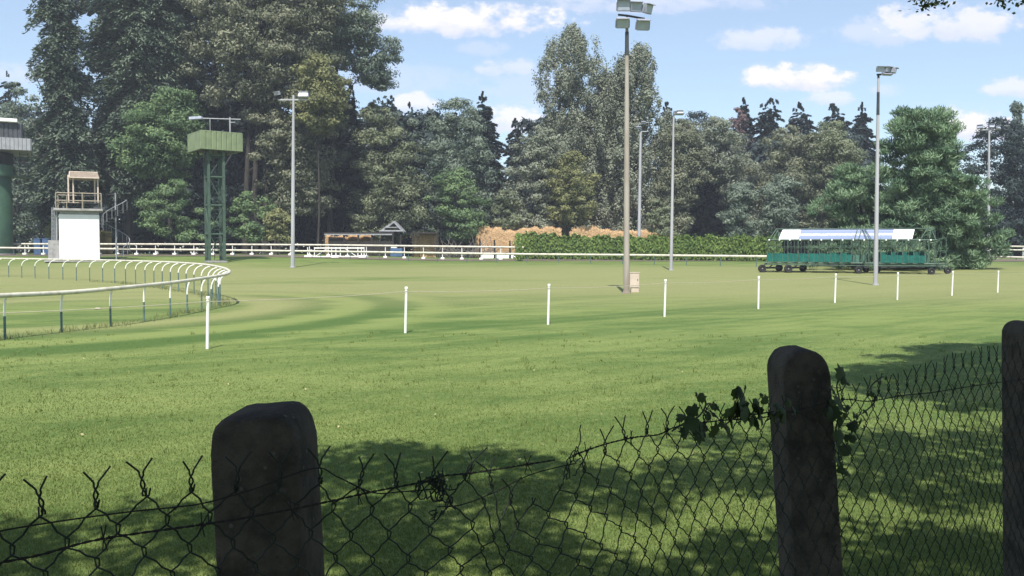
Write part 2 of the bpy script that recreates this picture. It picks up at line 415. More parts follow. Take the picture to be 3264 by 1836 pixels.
# ------------------------------------------------------------------ floodlight masts
def head_box(parent, c, w, h, d, yaw, tilt, glass='lens'):
    rot = Matrix.Rotation(yaw, 3, 'Z') @ Matrix.Rotation(-tilt, 3, 'X')
    c = Vector(c); b = MB(); b.box(c, (w, d, h), rot, .02)
    b.box(c + rot @ Vector((0, -d * .75, h * .46)), (w * 1.02, d * .6, .025), rot)     # visor
    b.box(c + rot @ Vector((0, d * .6, 0)), (w * .5, d * .4, h * .5), rot, .02)        # ballast box
    for sx in (-1, 1): b.box(c + rot @ Vector((sx * (w * .5 + .02), 0, -h * .1)), (.02, d * .5, h * .7), rot)
    o = b.build('floodlight', M['lamp'], parent)
    b = MB(); b.box(c + rot @ Vector((0, -d * .5 - .006, -h * .02)), (w * .88, .008, h * .82), rot); b.build('lens', M[glass], o)
def mast(label, base, top, r0, r1, Y=None, mat='steel', collar=None):
    g = G(*base) if Y is None else at(base[0], base[1], Y)
    if Y is not None: g.z = gzf(g.x, g.y)
    tp = at(top[0], top[1], g.y)
    t = thing('floodlight_mast', g, label, 'floodlight')
    b = MB(); b.tube([g + (tp - g) * k for k in (-.01, .12, .4, .7, 1.)], [r0, r0 * .97, r0 * .8 + r1 * .2, (r0 + r1) / 2, r1], 14)
    b.build('pole', M[mat], t, True)
    b = MB(); b.lathe([(r0 * 1.5, 0), (r0 * 1.5, .04), (r0 * 1.15, .05), (r0 * 1.1, .12)], g, 14); b.build('base_plate', M[mat], t, True)
    if collar:
        b = MB(); b.tube([g + (tp - g) * collar[0], g + (tp - g) * collar[1]], [r1 * 1.45, r1 * 1.3], 12); b.build('collar', M['darksteel'], t, True)
    return t, g, tp
def hx(t, g, px, py): return at(px, py, g.y)
# middle mast
t, g, tp = mast('tallest grey mast in the middle, five lamps on top, cream cabinet at its foot', (1997, 935), (1998.5, 62), .135, .062, mat='rust', collar=(.87, .955))
b = MB(); b.tube([hx(t, g, 1970, 47), hx(t, g, 2000, 50), hx(t, g, 2055, 60)], .045, 8); b.tube([hx(t, g, 1999, 62), hx(t, g, 1999, 48)], .06, 8)
b.build('crossarm', M['darksteel'], t)
for px, py, w, h, yaw, tilt in ((1986, 21, .50, .44, .0, -.25), (2026, 25, .45, .40, .15, -.3), (2062, 31, .42, .38, .75, -.3), (1983, 76, .50, .40, 0, -.45), (2047, 82, .50, .42, .1, -.45)):
    p = hx(t, g, px, py); p.y -= .18; head_box(t, p, w * 1.1, h * 1.1, .2, yaw, tilt)
# cabinet
g = G(2021, 931)
t = thing('utility_cabinet', g, 'cream utility cabinet on the grass at the foot of the tallest mast', 'cabinet')
b = MB(); b.box(g + Vector((0, 0, .55)), (.42, .3, .62), bev=.015); b.box(g + Vector((0, 0, .87)), (.46, .34, .03)); b.build('box', M['cream'], t)
b = MB(); b.box(g + Vector((.03, 0, .11)), (.34, .26, .24), bev=.01); b.box(g + Vector((0, -.155, .235)), (.42, .012, .035)); b.build('plinth', M['cream'], t)
b = MB(); b.box(g + Vector((0, -.153, .55)), (.37, .006, .55)); d_ = b.build('door', M['cream'], t)
b = MB(); b.box(g + Vector((.14, -.165, .55)), (.025, .02, .09)); b.build('handle', M['darksteel'], d_)
# right mast
t, g, tp = mast('grey mast standing before the starting gate, with a tight cluster of dark lamps', (2791, 909), (2800, 247), .115, .055, collar=(.82, .93))
b = MB(); b.tube([hx(t, g, 2795, 238), hx(t, g, 2845, 236)], .05, 8); b.tube([hx(t, g, 2800, 250), hx(t, g, 2800, 236)], .06, 8); b.build('crossarm', M['darksteel'], t)
for px, py, w, h, yaw, tilt in ((2806, 222, .48, .30, .1, -.2), (2826, 223, .42, .30, .5, -.2), (2845, 226, .36, .28, 1.0, -.2), (2822, 238, .5, .14, .2, -.5)):
    p = hx(t, g, px, py); p.y -= .15; head_box(t, p, w, h, .2, yaw, tilt)
# left T mast
t, g, tp = mast('slim grey mast right of the green lattice tower, with a short T crossbar', (933, 853), (935.5, 303), .16, .085)
b = MB(); b.box(hx(t, g, 935, 318), (2.35, .12, .10)); b.build('crossarm', M['steel'], t)
for px, py, w, h, yaw, tilt in ((884, 298, .55, .3, -.6, -.3), (968, 304, .78, .44, .0, .55)):
    p = hx(t, g, px, py); p.y -= .1; head_box(t, p, w, h, .22, yaw, tilt, 'white' if px > 933 else 'lens')  # white lens: the lamp's bright reflection is put into its colour
# mast behind hedge
t, g, tp = mast('grey mast rising behind the clipped hedge, an open square lamp frame on top', (2036, 790), (2042, 424), .20, .13, Y=104)
b = MB(); q = [hx(t, g, x, y) for x, y in ((2031, 421), (2036, 396), (2068, 390), (2064, 419))]
b.tube(q, .07, 8, closed=True); b.tube([hx(t, g, 2042, 426), hx(t, g, 2045, 418)], .12, 8); b.build('lamp_frame', M['steel'], t)
for px, py, yaw in ((2050, 392, .2), (2035, 408, -.3)): head_box(t, hx(t, g, px, py) - Vector((0, .2, 0)), .55, .35, .2, yaw, -.4)
# thin mast
t, g, tp = mast('thin pale mast between the hedge and the open grass, one small lamp on top', (2139, 862), (2147.5, 356), .12, .06)
b = MB(); b.tube([hx(t, g, 2146, 366), hx(t, g, 2178, 366)], .04, 8); b.build('crossarm', M['steel'], t)
head_box(t, hx(t, g, 2166, 361) - Vector((0, .1, 0)), .5, .22, .2, 0, .5); head_box(t, hx(t, g, 2152, 360) - Vector((0, .1, 0)), .25, .25, .15, .4, -.2)
# far right mast
t, g, tp = mast('thin mast at the right edge before the dark trees, with lamps along a T crossbar', (3150, 815), (3153, 408), .14, .08, Y=84)
b = MB(); b.tube([hx(t, g, 3120, 415), hx(t, g, 3188, 413)], .06, 8); b.build('crossarm', M['steel'], t)
for px, py, yaw in ((3122, 405, -.7), (3158, 403, .1), (3180, 407, .6)): head_box(t, hx(t, g, px, py) - Vector((0, .1, 0)), .5, .3, .2, yaw, .3)

# ------------------------------------------------------------------ starting gate
A = G(2416, 868); B_ = G(3046, 876)
gx_ = (B_ - A); gx_.z = 0; GL = gx_.length; gx_.normalize(); gy_ = Vector((-gx_.y, gx_.x, 0)); UNIT = GL / 2160.0 # per detail-pixel
gt = thing('starting_gate', A, 'long wheeled starting gate with teal stall doors and a tilted white and blue sign', 'starting gate')
def gp(cx, cy, y=0.):
    base = 742 + (cx - 40) / 2160 * 24
    return A + gx_ * ((cx - 40) * UNIT) + gy_ * y + Vector((0, 0, (base - cy) * UNIT))
def bar(mb, pts, r, n=6): mb.tube(pts, r, n)
DEP = 2.3
b = MB()
for y in (0, DEP):
    b.tube([gp(110, 628, y), gp(1100, 640, y), gp(2110, 660, y)], .055, 8)
    b.tube([gp(120, 650, y), gp(1100, 668, y), gp(2090, 684, y)], .03, 6)
for cx in (120, 330, 560, 800, 1150, 1400, 1700, 1950, 2100): b.tube([gp(cx, 632, 0), gp(cx, 632, DEP)], .045, 6)
b.build('chassis', M['gateframe'], gt)
b = MB()
b.tube([gp(160, 353), gp(1100, 366), gp(2000, 384)], .045, 8); b.tube([gp(160, 353, DEP), gp(1100, 366, DEP), gp(2000, 384, DEP)], .04, 6)
b.tube([gp(240, 222, .9), gp(1200, 236, .9), gp(1990, 248, .9)], .035, 8)
for cx in (165, 1080, 1320, 1990):
    cyb = 353 + (cx - 160) * 31 / 1840; cyt = 222 + (cx - 240) * 26 / 1750
    if cx == 1080: top_c = 1190
    elif cx == 1320: top_c = 1225
    elif cx == 165: top_c = 245
    else: top_c = 1960
    b.tube([gp(cx, cyb), gp(top_c, cyt, .9)], .032, 6); b.tube([gp(cx, cyb, DEP), gp(top_c, cyt, .9)], .03, 6)
for c0, c1 in ((205, 262), (1120, 1160), (1165, 1205), (1255, 1215), (1300, 1240), (1835, 1925), (1920, 1960), (280, 262)):
    b.tube([gp(c0, 362 if c0 > 900 else 354, -.22 if 1100 < c0 < 1320 else 0), gp(c1, 238, .55 if 1100 < c0 < 1320 else .9)], .03, 6)
b.build('roof_truss', M['gateframe'], gt)
b = MB()
for cx in range(165, 2000, 118): b.lathe([(0, -.06), (.05, -.05), (.06, 0), (.05, .05), (0, .06)], gp(cx, 355 + (cx - 160) * 31 / 1840, -.06), 8)
b.build('roof_knobs', M['white'], gt)  # plain white knobs along the roof beam
posts = list(range(145, 1090, 118)) + [1110, 1200, 1275, 1330] + list(range(1405, 1880, 118)) + [1915, 1975]
for cx in posts:
    top = 356 + (cx - 160) * 31 / 1840
    b = MB(); b.tube([gp(cx, 640), gp(cx, top)], .028, 6)
    b.tube([gp(cx, 640, DEP), gp(cx, top, DEP)], .028, 6)
    b.tube([gp(cx, 430, 0), gp(cx, 430, DEP)], .018, 5); b.tube([gp(cx, 560, 0), gp(cx, 560, DEP)], .018, 5)
    if cx < 1090 or 1400 < cx < 1870:
        for q in (39, 78):
            b.tube([gp(cx, 470 - q * .4, 0), gp(cx + 118, 470 - q * .4, 0)], .013, 5); b.tube([gp(cx + q, 640, DEP), gp(cx + q, top, DEP)], .02, 5); b.tube([gp(cx, 430 - q, .02), gp(cx, 500 - q, DEP - .02)], .018, 5)
    if cx < 1900: # bent front yoke
        b.tube([gp(cx, 470, -.02), gp(cx + 12, 430, -.25), gp(cx + 20, 410, -.28), gp(cx + 40, 380, -.05)], .014, 5)
    b.build('stall_post', M['gateframe'], gt)
for k, cx in enumerate(list(range(145, 1085, 118)) + list(range(1405, 1870, 118))):
    for s in (0, 1):
        c0 = cx + 6 + s * 56; c1 = c0 + 52; yy = -.05 - .04 * s; dz = 505 + (cx - 145) * .026 + (10 if s == 0 else 16)
        b = MB(); q = [gp(c0, 612 + (cx - 145) * .02, yy), gp(c1, 612 + (cx - 145) * .02, yy - .05), gp(c1, dz, yy - .05), gp((c0 * .55 + c1 * .45), dz - 4, yy - .03), gp(c0, dz - (10 if s == 0 else 4), yy)]
        b.prism(q, gy_ * .06); d_ = b.build('stall_door', M['teal'], gt)
        b = MB(); b.tube([q[0] + Vector((0, -.01, 0)), q[4] + Vector((0, -.01, .04))], .014, 5); b.tube([q[1] + Vector((0, -.01, 0)), q[2] + Vector((0, -.01, .02))], .011, 5); b.build('door_frame', M['tealpale'], d_)
for c0, c1 in ((1092, 1135), (1140, 1195), (1215, 1262), (1335, 1398), (1885, 1935)):
    b = MB(); b.prism([gp(c0, 638, .3), gp(c1, 638, .3), gp(c1, 545, .3), gp(c0, 545, .3)], gy_ * .05); b.build('side_panel', M['tealpale'], gt)
for cx in list(range(145, 1090, 118)) + list(range(1405, 1880, 118)):
    b = MB(); b.prism([gp(cx, 615, .12), gp(cx, 615, DEP - .1), gp(cx, 512, DEP - .1), gp(cx, 512, .12)], gx_ * .05); b.build('stall_partition', M['teal'], gt)
    if cx not in (1089, 1877): 
        b = MB(); b.prism([gp(cx + 8, 612, DEP), gp(cx + 110, 612, DEP), gp(cx + 110, 520, DEP), gp(cx + 8, 520, DEP)], gy_ * .05); b.build('rear_gate', M['teal'], gt)
# service stairs and end frames
b = MB()
for (c0, y0, c1, y1, yy) in ((1210, 640, 1265, 510, -.3), (1240, 640, 1270, 400, -.2), (1190, 640, 1190, 380, .2), (1290, 700, 1290, 390, .4), (1960, 690, 2035, 400, -.2), (2020, 720, 2060, 350, .1), (2095, 720, 2095, 360, -.1), (2045, 735, 2000, 600, -.2), (1990, 384, 1990, 660, 0), (1990, 380, 2100, 360, 0), (2100, 500, 1975, 520, 0), (2000, 720, 2055, 560, .3), (1990, 248, 1995, 384, .5), (1985, 255, 1840, 370, .6), (1950, 300, 1925, 384, .2), (2095, 560, 2150, 720, .4)):
    if c0 == 1960: b.build('service_frame', M['gateframe'], gt); b = MB()
    b.tube([gp(c0, y0, yy), gp(c1, y1, yy)], .022, 6)
b.build('end_frame', M['gateframe'], gt); b = MB()
for k in range(6): b.tube([gp(1215 + k * 9, 635 - k * 22, -.3), gp(1215 + k * 9, 635 - k * 22, .4)], .018, 5)
b.build('step_rungs', M['gateframe'], gt)
# underbody machinery and tow bar
b = MB()
for cx, w in ((190, 1.0), (480, .8), (1210, .6), (2010, .5)):
    b.box(gp(cx, 690, 1.0), (w, 1.2, .12)); b.tube([gp(cx - 40, 700, .2), gp(cx + 20, 650, .2)], .04, 6)
b.tube([gp(40, 700, 1.1), gp(140, 640, 1.1)], .05, 6); b.box(gp(950, 665, 1.2), (3.5, .5, .14)); b.box(gp(1640, 690, 1.2), (3.2, .5, .14))
b.build('underframe', M['darksteel'], gt)
for cx, cy, rr, yy in ((88, 697, 47, -.1), (282, 697, 44, 1.9), (388, 695, 48, -.1), (562, 696, 44, 1.9), (1168, 715, 44, -.15), (1280, 720, 36, 1.9), (1400, 722, 38, 1.7), (1945, 730, 38, -.15), (2150, 732, 40, 1.2)):
    r = rr * UNIT; c = gp(cx, cy, yy); c.z = gzf(c.x, c.y) + r
    w = MB(); w.lathe([(r * .5, -.05), (r * .55, -.10), (r * .9, -.11), (r, -.07), (r, .07), (r * .9, .11), (r * .55, .10), (r * .5, .05)], c, 22, 'y'); o = w.build('wheel', M['tyre'], gt, True)
    w = MB(); w.lathe([(0, -.07), (r * .18, -.09), (r * .2, -.05), (r * .5, -.04), (r * .56, -.085), (r * .56, .085), (0, .09)], c, 18, 'y'); w.build('rim', M['rim'], o, True)
# sign: white, blue with a pale wavy band, white
def signmat():
    m, t = newmat('sign_blue')
    pos = t.n('ShaderNodeNewGeometry', out=0); sx = t.n('ShaderNodeSeparateXYZ', {0: pos}, out=None)
    zl = gp(800, 300).z
    wob = t.m('MULTIPLY', t.m('SUBTRACT', t.noise(t.n('ShaderNodeMapping', {0: pos, 3: (7., .1, .1)}), 1., 4, .7), .5), .17)
    d = t.m('ABSOLUTE', t.m('SUBTRACT', t.m('ADD', sx.outputs[2], wob), zl))
    band = t.remap(d, .055, .10, 1., 0.)
    c = t.mix(band, (.17, .215, .36), (.42, .44, .48))
    lines = t.remap(t.m('ABSOLUTE', t.m('SUBTRACT', sx.outputs[2], zl + .26)), .02, .03, .5, 0.)
    c = t.mix(lines, c, (.28, .31, .4))
    t.n('ShaderNodeOutputMaterial', {0: t.n('ShaderNodeBsdfPrincipled', {'Base Color': c, 'Roughness': .5})}); return m
M['sign'] = signmat()
def strip(c0b, c0t, c1b, c1t, mat):
    f = lambda c, top: gp(c, (236 if top else 349) + (c - 300) * (24 / 1450 if top else 18 / 1450), .62 if top else .02)
    b = MB(); b.prism([f(c0b, 0), f(c1b, 0), f(c1t, 1), f(c0t, 1)], Vector((0, .03, .02))); return b.build('sign_panel', mat, gt)
strip(275, 322, 497, 530, M['wall']); strip(498.5, 531.5, 1066, 1100, M['sign']); strip(1067.5, 1101.5, 1528, 1556, M['sign']); strip(1529.5, 1557.5, 1742, 1778, M['wall'])

# ------------------------------------------------------------------ lattice tower (green cabin)
LB = G(687, 836); LY = LB.y; LS = LY / FPX
lt = thing('lattice_tower', LB, 'green steel lattice tower carrying a corrugated green lookout box', 'tower')
rotz = Matrix.Rotation(R(31), 3, 'Z')
def lx(px, py): return (px - 687) * LS, (837 - py) * LS
hw = 23 * LS
corners = [rotz @ Vector((sx * hw, sy * hw, 0)) for sx, sy in ((-1, -1), (1, -1), (1, 1), (-1, 1))]
ztop = (837 - 484) * LS
for c in corners:
    b = MB(); b.box(LB + c + Vector((0, 0, ztop / 2)), (.22, .22, ztop), rotz); b.build('leg', M['greensteel'], lt)
b = MB()
lev = [(837 - y) * LS for y in (748, 657, 568, 500)]
for z in lev:
    for i in range(4): b.tube([LB + corners[i] + Vector((0, 0, z)), LB + corners[(i + 1) % 4] + Vector((0, 0, z))], .075, 6)
zs = [.1] + lev
for k in range(len(zs) - 1):
    for i in range(4):
        a, c = (corners[i], corners[(i + 1) % 4]) if (k + i) % 2 else (corners[(i + 1) % 4], corners[i])
        b.tube([LB + a + Vector((0, 0, zs[k])), LB + c + Vector((0, 0, zs[k + 1]))], .04, 5)
b.build('bracing', M['greensteel'], lt)
b = MB(); lad = Vector((.15, 0, 0))
for sx in (-.22, .22): b.tube([LB + lad + Vector((sx, 0, .2)), LB + lad + Vector((sx, 0, ztop))], .03, 5)
k = .4
while k < ztop: b.tube([LB + lad + Vector((-.22, 0, k)), LB + lad + Vector((.22, 0, k))], .02, 5); k += .35
b.build('ladder', M['greensteel'], lt)
b = MB(); b.box(LB + Vector((0, 0, .06)), (hw * 2.6, hw * 2.6, .16), rotz); b.build('footing', M['concrete'], lt)
# lookout box
zc0, zc1 = (837 - 484) * LS, (837 - 429) * LS
cx0 = (683 - 687) * LS; W = 3.75 * LY / 82; D = 3.75 * LY / 82
rb = Matrix.Rotation(R(37), 3, 'Z'); cc = LB + Vector((cx0, .6, 0))
def corr(mb, p0, p1, z0, z1, pitch, dep, nrm):
    n = max(2, int((p1 - p0).length / pitch)); pts = []
    for i in range(n):
        for u, o in ((0, 0), (.18, dep), (.82, dep), (1., 0)): pts.append(p0.lerp(p1, (i + u) / n) + nrm * o)
    m = len(pts); mb.add([p + Vector((0, 0, z0)) for p in pts] + [p + Vector((0, 0, z1)) for p in pts], [(i, i + 1, m + i + 1, m + i) for i in range(m - 1)])
cor = [cc + rb @ Vector((sx * W / 2, sy * D / 2, 0)) for sx, sy in ((-1, -1), (1, -1), (1, 1), (-1, 1))]
bx = MB()
for i in range(4):
    p0, p1 = cor[i], cor[(i + 1) % 4]; nrm = (p1 - p0).cross(Vector((0, 0, 1))).normalized()
    corr(bx, p0, p1, zc0, zc1, .42, .05, nrm)
cab = bx.build('lookout_box', M['greensheet'], lt)
b = MB()
for z in (zc0, zc1):
    for i in range(4): b.tube([cor[i] + Vector((0, 0, z)), cor[(i + 1) % 4] + Vector((0, 0, z))], .055, 6)
for c in cor: b.tube([c + Vector((0, 0, zc0)), c + Vector((0, 0, zc1))], .055, 6)
b.build('edge_frame', M['greensheet'], cab)
b = MB(); b.box(cc + Vector((0, 0, zc0 + .08)), (W * .97, D * .97, .1), rb)
for c in corners: b.tube([LB + c + Vector((0, 0, (837 - 540) * LS)), LB + c * 2.0 + Vector((0, .3, zc0))], .07, 6)
b.build('floor', M['darksteel'], lt)
b = MB(); zr = (837 - 376) * LS
pA = LB + Vector(((727 - 687) * LS, 1.0, 0)); pB = LB + Vector(((663 - 687) * LS, 1.0, 0)); ptop = zr
b.tube([pA + Vector((0, 0, zc0)), pA + Vector((0, 0, ptop + .1))], .07, 8); b.tube([pB + Vector((0, 0, zc0)), pB + Vector((0, 0, ptop))], .035, 6)
b.tube([LB + Vector(((636 - 687) * LS, 1.0, ptop)), LB + Vector(((762 - 687) * LS, 1.0, ptop - .1))], .05, 8)
b.tube([pA + Vector((0, 0, ptop - .35)), pA + Vector((.45, 0, ptop - .35))], .04, 6); b.build('lamp_bar', M['greysheet'], lt)
b = MB(); b.box(LB + Vector(((619 - 687) * LS, .9, ptop)), (41 * LS, .4, 9 * LS), Matrix.Rotation(R(-4), 3, 'Y'), .03); b.build('lamp', M['lens'], lt)

# ------------------------------------------------------------------ white judges tower
def T(cx, cy): return cx / 2.898, 350 + cy / 2.898
JY = G(250, 833).y; JS = JY / FPX
def jp(cx, cy, dy=0.):
    px, py = T(cx, cy); p = at(px, py, JY); p.y += dy; return p
J0 = jp(730, 1375); J0.z = gzf(J0.x, J0.y)
jt = thing('judges_tower', J0, 'small white block tower with a railed roof deck and brown canopy', 'tower')
x0, x1 = jp(550, 1000).x, jp(910, 1000).x; zt = jp(550, 968).z; zd = jp(550, 934).z; zd1 = jp(550, 914).z; dep = 3.0
b = MB(); b.box(((x0 + x1) / 2, JY + dep / 2, (zt + J0.z - .3) / 2), (x1 - x0, dep, zt - J0.z + .3)); b.build('wall', M['wall'], jt)
b = MB(); b.box(((x0 + x1) / 2 + .03, JY + dep / 2 + .03, (zt + zd) / 2), (x1 - x0 - .1, dep - .1, zd - zt)); b.build('upper_band', M['greysheet'], jt)
xd0, xd1 = jp(505, 900).x, jp(945, 900).x
b = MB(); b.box(((xd0 + xd1) / 2, JY + dep / 2 - .1, (zd + zd1) / 2), (xd1 - xd0, dep + .7, zd1 - zd), bev=.02); b.build('deck', M['concrete'], jt)
b = MB(); xp0 = jp(455, 1200).x; zp = jp(455, 1205).z; b.box(((xp0 + x0) / 2, JY + .9, (zp + J0.z - .3) / 2), (x0 - xp0 - .01, 1.8, zp - J0.z + .3)); b.build('plinth', M['concrete'], jt)
b = MB(); b.box(((x0 + x1) / 2 - .4, JY + .6, J0.z + .03), (x1 - x0 + 1.6, dep + 1.5, .14)); b.build('apron', M['concrete'], jt)
b = MB(); yf, yb = JY - .38, JY + dep + .1; zr1, zr2 = jp(0, 772).z, jp(0, 842).z
xr0, xr1 = jp(525, 800).x, jp(930, 800).x
for z in (zr1, zr2): b.tube([(xr0, yb, z), (xr0, yf, z), (xr1, yf, z), (xr1, yb, z)], .045, 6); b.tube([(xr0, yb, z), (xr1, yb, z)], .04, 6)
for f in (0, .58, 1): 
    for y in (yf, yb): b.tube([(xr0 + (xr1 - xr0) * f, y, zd1), (xr0 + (xr1 - xr0) * f, y, zr1)], .045, 6)
for f in (.2, .93): b.tube([(xr0 + (xr1 - xr0) * f, yb - .5, zd1), (xr0 + (xr1 - xr0) * f, yb - .5, zr1)], .035, 6)
b.build('railing', M['timber'], jt)
for cx, y in ((632, JY + .4), (668, JY + 2.1), (898, JY + .4), (866, JY + 2.1)):
    p = jp(cx, 700); b = MB(); b.box((p.x, y, (jp(0, 850).z + jp(0, 600).z) / 2), (.13, .13, jp(0, 600).z - jp(0, 850).z)); b.build('canopy_post', M['cream'], jt)
xl_, xrr = jp(640, 600).x, jp(895, 600).x; zr_, ze = jp(0, 566).z, jp(0, 622).z; ym = JY + 1.25
b = MB(); th = .1
for s in (-1, 1):
    b.prism([(xl_, ym, zr_), (xrr, ym, zr_), (xrr + .15, ym + s * 1.3, ze), (xl_ + .15 * 0, ym + s * 1.3, ze)], (0, 0, -th))
b.build('canopy_roof', M['roofbrown'], jt)
b = MB()
b.tube([(xl_, ym - 1.32, ze - .05), (xl_, ym, zr_ + .02), (xl_, ym + 1.32, ze - .05)], .06, 6); b.tube([(xl_, ym, zr_ + .03), (xrr, ym, zr_ + .03)], .05, 6); b.tube([(xl_, ym - 1.32, ze - .05), (xrr + .15, ym - 1.32, ze - .05)], .05, 6)
b.build('canopy_edge', M['cream'], jt)
b = MB()
for cx in (490, 508): b.tube([jp(cx, 1205, .3), jp(cx, 905, .3)], .05, 6)
for k in range(8): b.tube([jp(490, 930 + k * 34, .3), jp(508, 930 + k * 34, .3)], .025, 5)
b.tube([jp(530, 905, .2), jp(530, 1210, .2)], .09, 8); b.build('ladder', M['greywood'], jt)
jt.rotation_euler.z = R(24); jt.scale = (.93, 1, 1)
# spiral stair
s0 = jp(1018, 1240, 1.2); s0.z = gzf(s0.x, s0.y)
st = thing('spiral_stair', s0, 'dark steel spiral stair beside the white block tower', 'staircase')
hgt = jp(0, 925).z - s0.z
b = MB(); b.tube([s0, s0 + Vector((0, 0, hgt + 1.6))], .07, 8); b.build('column', M['greywood'], st, True)
hr = []; nst = 17
for k in range(nst):
    a = -.6 + k * .42; z = s0.z + hgt * (k + 1) / nst
    b = MB(); d0 = Vector((math.cos(a - .2), math.sin(a - .2), 0)); d1 = Vector((math.cos(a + .2), math.sin(a + .2), 0)); o = Vector((s0.x, s0.y, z))
    b.prism([o + d0 * .08, o + d0 * 1.15, o + d1 * 1.15, o + d1 * .08], (0, 0, .05)); b.build('tread', M['darksteel'], st)
    hr.append(o + (d0 + d1).normalized() * 1.13 + Vector((0, 0, .95)))
b = MB(); b.tube(hr, .035, 6)
for p in hr: b.tube([p, p - Vector((0, 0, .93))], .02, 5)
b.build('handrail', M['greywood'], st)
b = MB(); b.box((jp(965, 0).x, JY + 1.2, jp(0, 925).z), (jp(1030, 0).x - jp(915, 0).x, 1.0, .08)); b.tube([jp(940, 776, .7), jp(1025, 776, .7)], .03, 5); b.tube([jp(1025, 776, .7), jp(1025, 925, .7)], .03, 5); b.build('landing', M['darksteel'], st)

# ------------------------------------------------------------------ green drum control tower, left edge
CY = 98.; CS = CY / FPX
def cp(cx, cy, dy=0): p = at(*T(cx, cy), CY); p.y += dy; return p
xr = cp(128, 0).x; rad = 2.3; k_ = (45 - 1632) / FPX; q_ = math.hypot(1, k_); C0 = Vector((k_ * (CY + 1) - rad / q_, CY + 1 + rad * k_ / q_, 0)); C0.z = gzf(C0.x, C0.y)
ct = thing('control_tower', C0, 'green drum control tower under a corrugated grey cabin, cut by the left edge', 'tower')
z = lambda cy: cp(0, cy).z
b = MB(); b.lathe([(rad, -.2), (rad, z(765) - C0.z), (rad * .97, z(755) - C0.z), (rad * .95, z(600) - C0.z)], C0, 40); b.build('drum', M['greendrum'], ct, True)
b = MB(); b.lathe([(rad * .5, 0), (rad + .2, .02), (rad + .2, .18), (rad * .5, .2)], C0, 40); b.build('footing', M['concrete'], ct)
zb0, zb1 = z(615), z(515)
b = MB(); rr = rad + 1.1; b.lathe([(rad * .5, zb0 - C0.z - .05), (rr - .8, zb0 - C0.z), (rr - .8, zb1 - C0.z), (rr - .9, zb1 - C0.z), (rr - .9, zb0 - C0.z + .1), (rad * .5, zb0 - C0.z + .1)], C0, 36); b.build('balcony', M['greendrum'], ct)
b = MB(); xs_ = cp(215, 0).x
b.box((xs_ - 1.2, CY + 1.0, zb0 + .02), (2.6, 1.6, .1))
for zz in (zb0 + .6, zb1): b.tube([(xs_ - 2.4, CY + .25, zz), (xs_, CY + .25, zz), (xs_, CY + 1.7, zz)], .04, 6)
for f in (0, .5, 1): b.tube([(xs_ - 2.2 + 2.2 * f, CY + .25, zb0), (xs_ - 2.2 + 2.2 * f, CY + .25, zb1)], .04, 6)
b.build('side_landing', M['greensteel'], ct)
b = MB(); xa, xb = cp(135, 0).x, cp(212, 0).x
for x in (xa, xb): b.tube([(x, CY + .8, zb0), (x, CY + .8, z(392))], .05, 6)
for k in range(8): b.box(((xa + xb) / 2, CY + .8, zb0 + (z(392) - zb0) * (k + .5) / 8), (xb - xa, .3, .05))
b.build('stair', M['darksteel'], ct)
b = MB(); b.box((C0.x - .3, C0.y, (zb0 + z(392)) / 2), (rad * 1.75, rad * 1.75, z(392) - zb0)); b.build('glazed_room', M['darksheet'], ct)
RA = Matrix.Rotation(R(28), 3, 'Z')
def cabx(px, yl):
    c_, s_ = math.cos(R(28)), math.sin(R(28)); k = (px - 1632) / FPX
    return (k * (C0.y + yl * c_) - C0.x + yl * s_) / (c_ - k * s_)
def cbox(name, px, z0, z1, yl, mat, pitch):
    xr_ = cabx(px, yl); b = MB(); p = [C0 + RA @ Vector((x, y, 0)) for x, y in ((-9, yl), (xr_, yl), (xr_, -yl), (-9, -yl))]
    for q in p: q.z = 0
    for i in range(4):
        nr = (p[(i + 1) % 4] - p[i]).cross(Vector((0, 0, 1))).normalized(); corr(b, p[i], p[(i + 1) % 4], z0, z1, pitch, .07, nr)
    b.add([q + Vector((0, 0, z0)) for q in p] + [q + Vector((0, 0, z1)) for q in p], [(3, 2, 1, 0), (4, 5, 6, 7)]); return b.build(name, mat, ct)
cbox('fascia', 107, z(388), z(280), -3.4, M['greysheet'], .38)
cbox('upper_wall', 80, z(279), z(136), -2.6, M['darksheet'], .42)
xq = cabx(66, -3.0); q = C0 + RA @ Vector(((xq - 9) / 2, 0, 0)); q.z = z(118); b = MB(); b.box(q, (xq + 9, 6.2, z(102) - z(134)), RA, .05); b.build('roof', M['white'], ct)

# ------------------------------------------------------------------ far yard: sheds, straw, skid, hedge
def F(cx, cy, Y, dy=0): p = at(920 + cx / 3.22, 680 + cy / 3.22, Y); p.y += dy; return p
def yard(name, cx, Y, label, cat):
    p = F(cx, 300, Y); p.z = gzf(p.x, p.y); return thing(name, p, label, cat), p
SY = 112.
t, g0 = yard('open_shed', 720, SY, 'low dark open-fronted shed left of the grey gable, straw showing through', 'shed')
b = MB(); a = F(365, 216, SY); c = F(1080, 216, SY); b.box(((a.x + c.x) / 2, SY + 1.2, a.z + .15), (c.x - a.x, 3.2, .22)); b.build('roof', M['darkwood'], t)
b = MB(); b.box(((a.x + c.x) / 2, SY - .55, a.z - .02), (c.x - a.x - .3, .12, .16)); b.build('eave_board', M['greywood'], t)
for cx in (370, 575, 720, 860, 1075):
    p = F(cx, 300, SY); b = MB(); b.box((p.x, SY - .35, (a.z + g0.z) / 2), (.2, .2, a.z - g0.z)); b.build('pillar', M['darkwood'], t)
b = MB(); w0, w1 = F(410, 285, SY), F(1075, 285, SY); b.box(((w0.x + w1.x) / 2, SY - .1, (w0.z + g0.z) / 2), (w1.x - w0.x, .2, w0.z - g0.z)); b.build('low_wall', M['darkwood'], t)
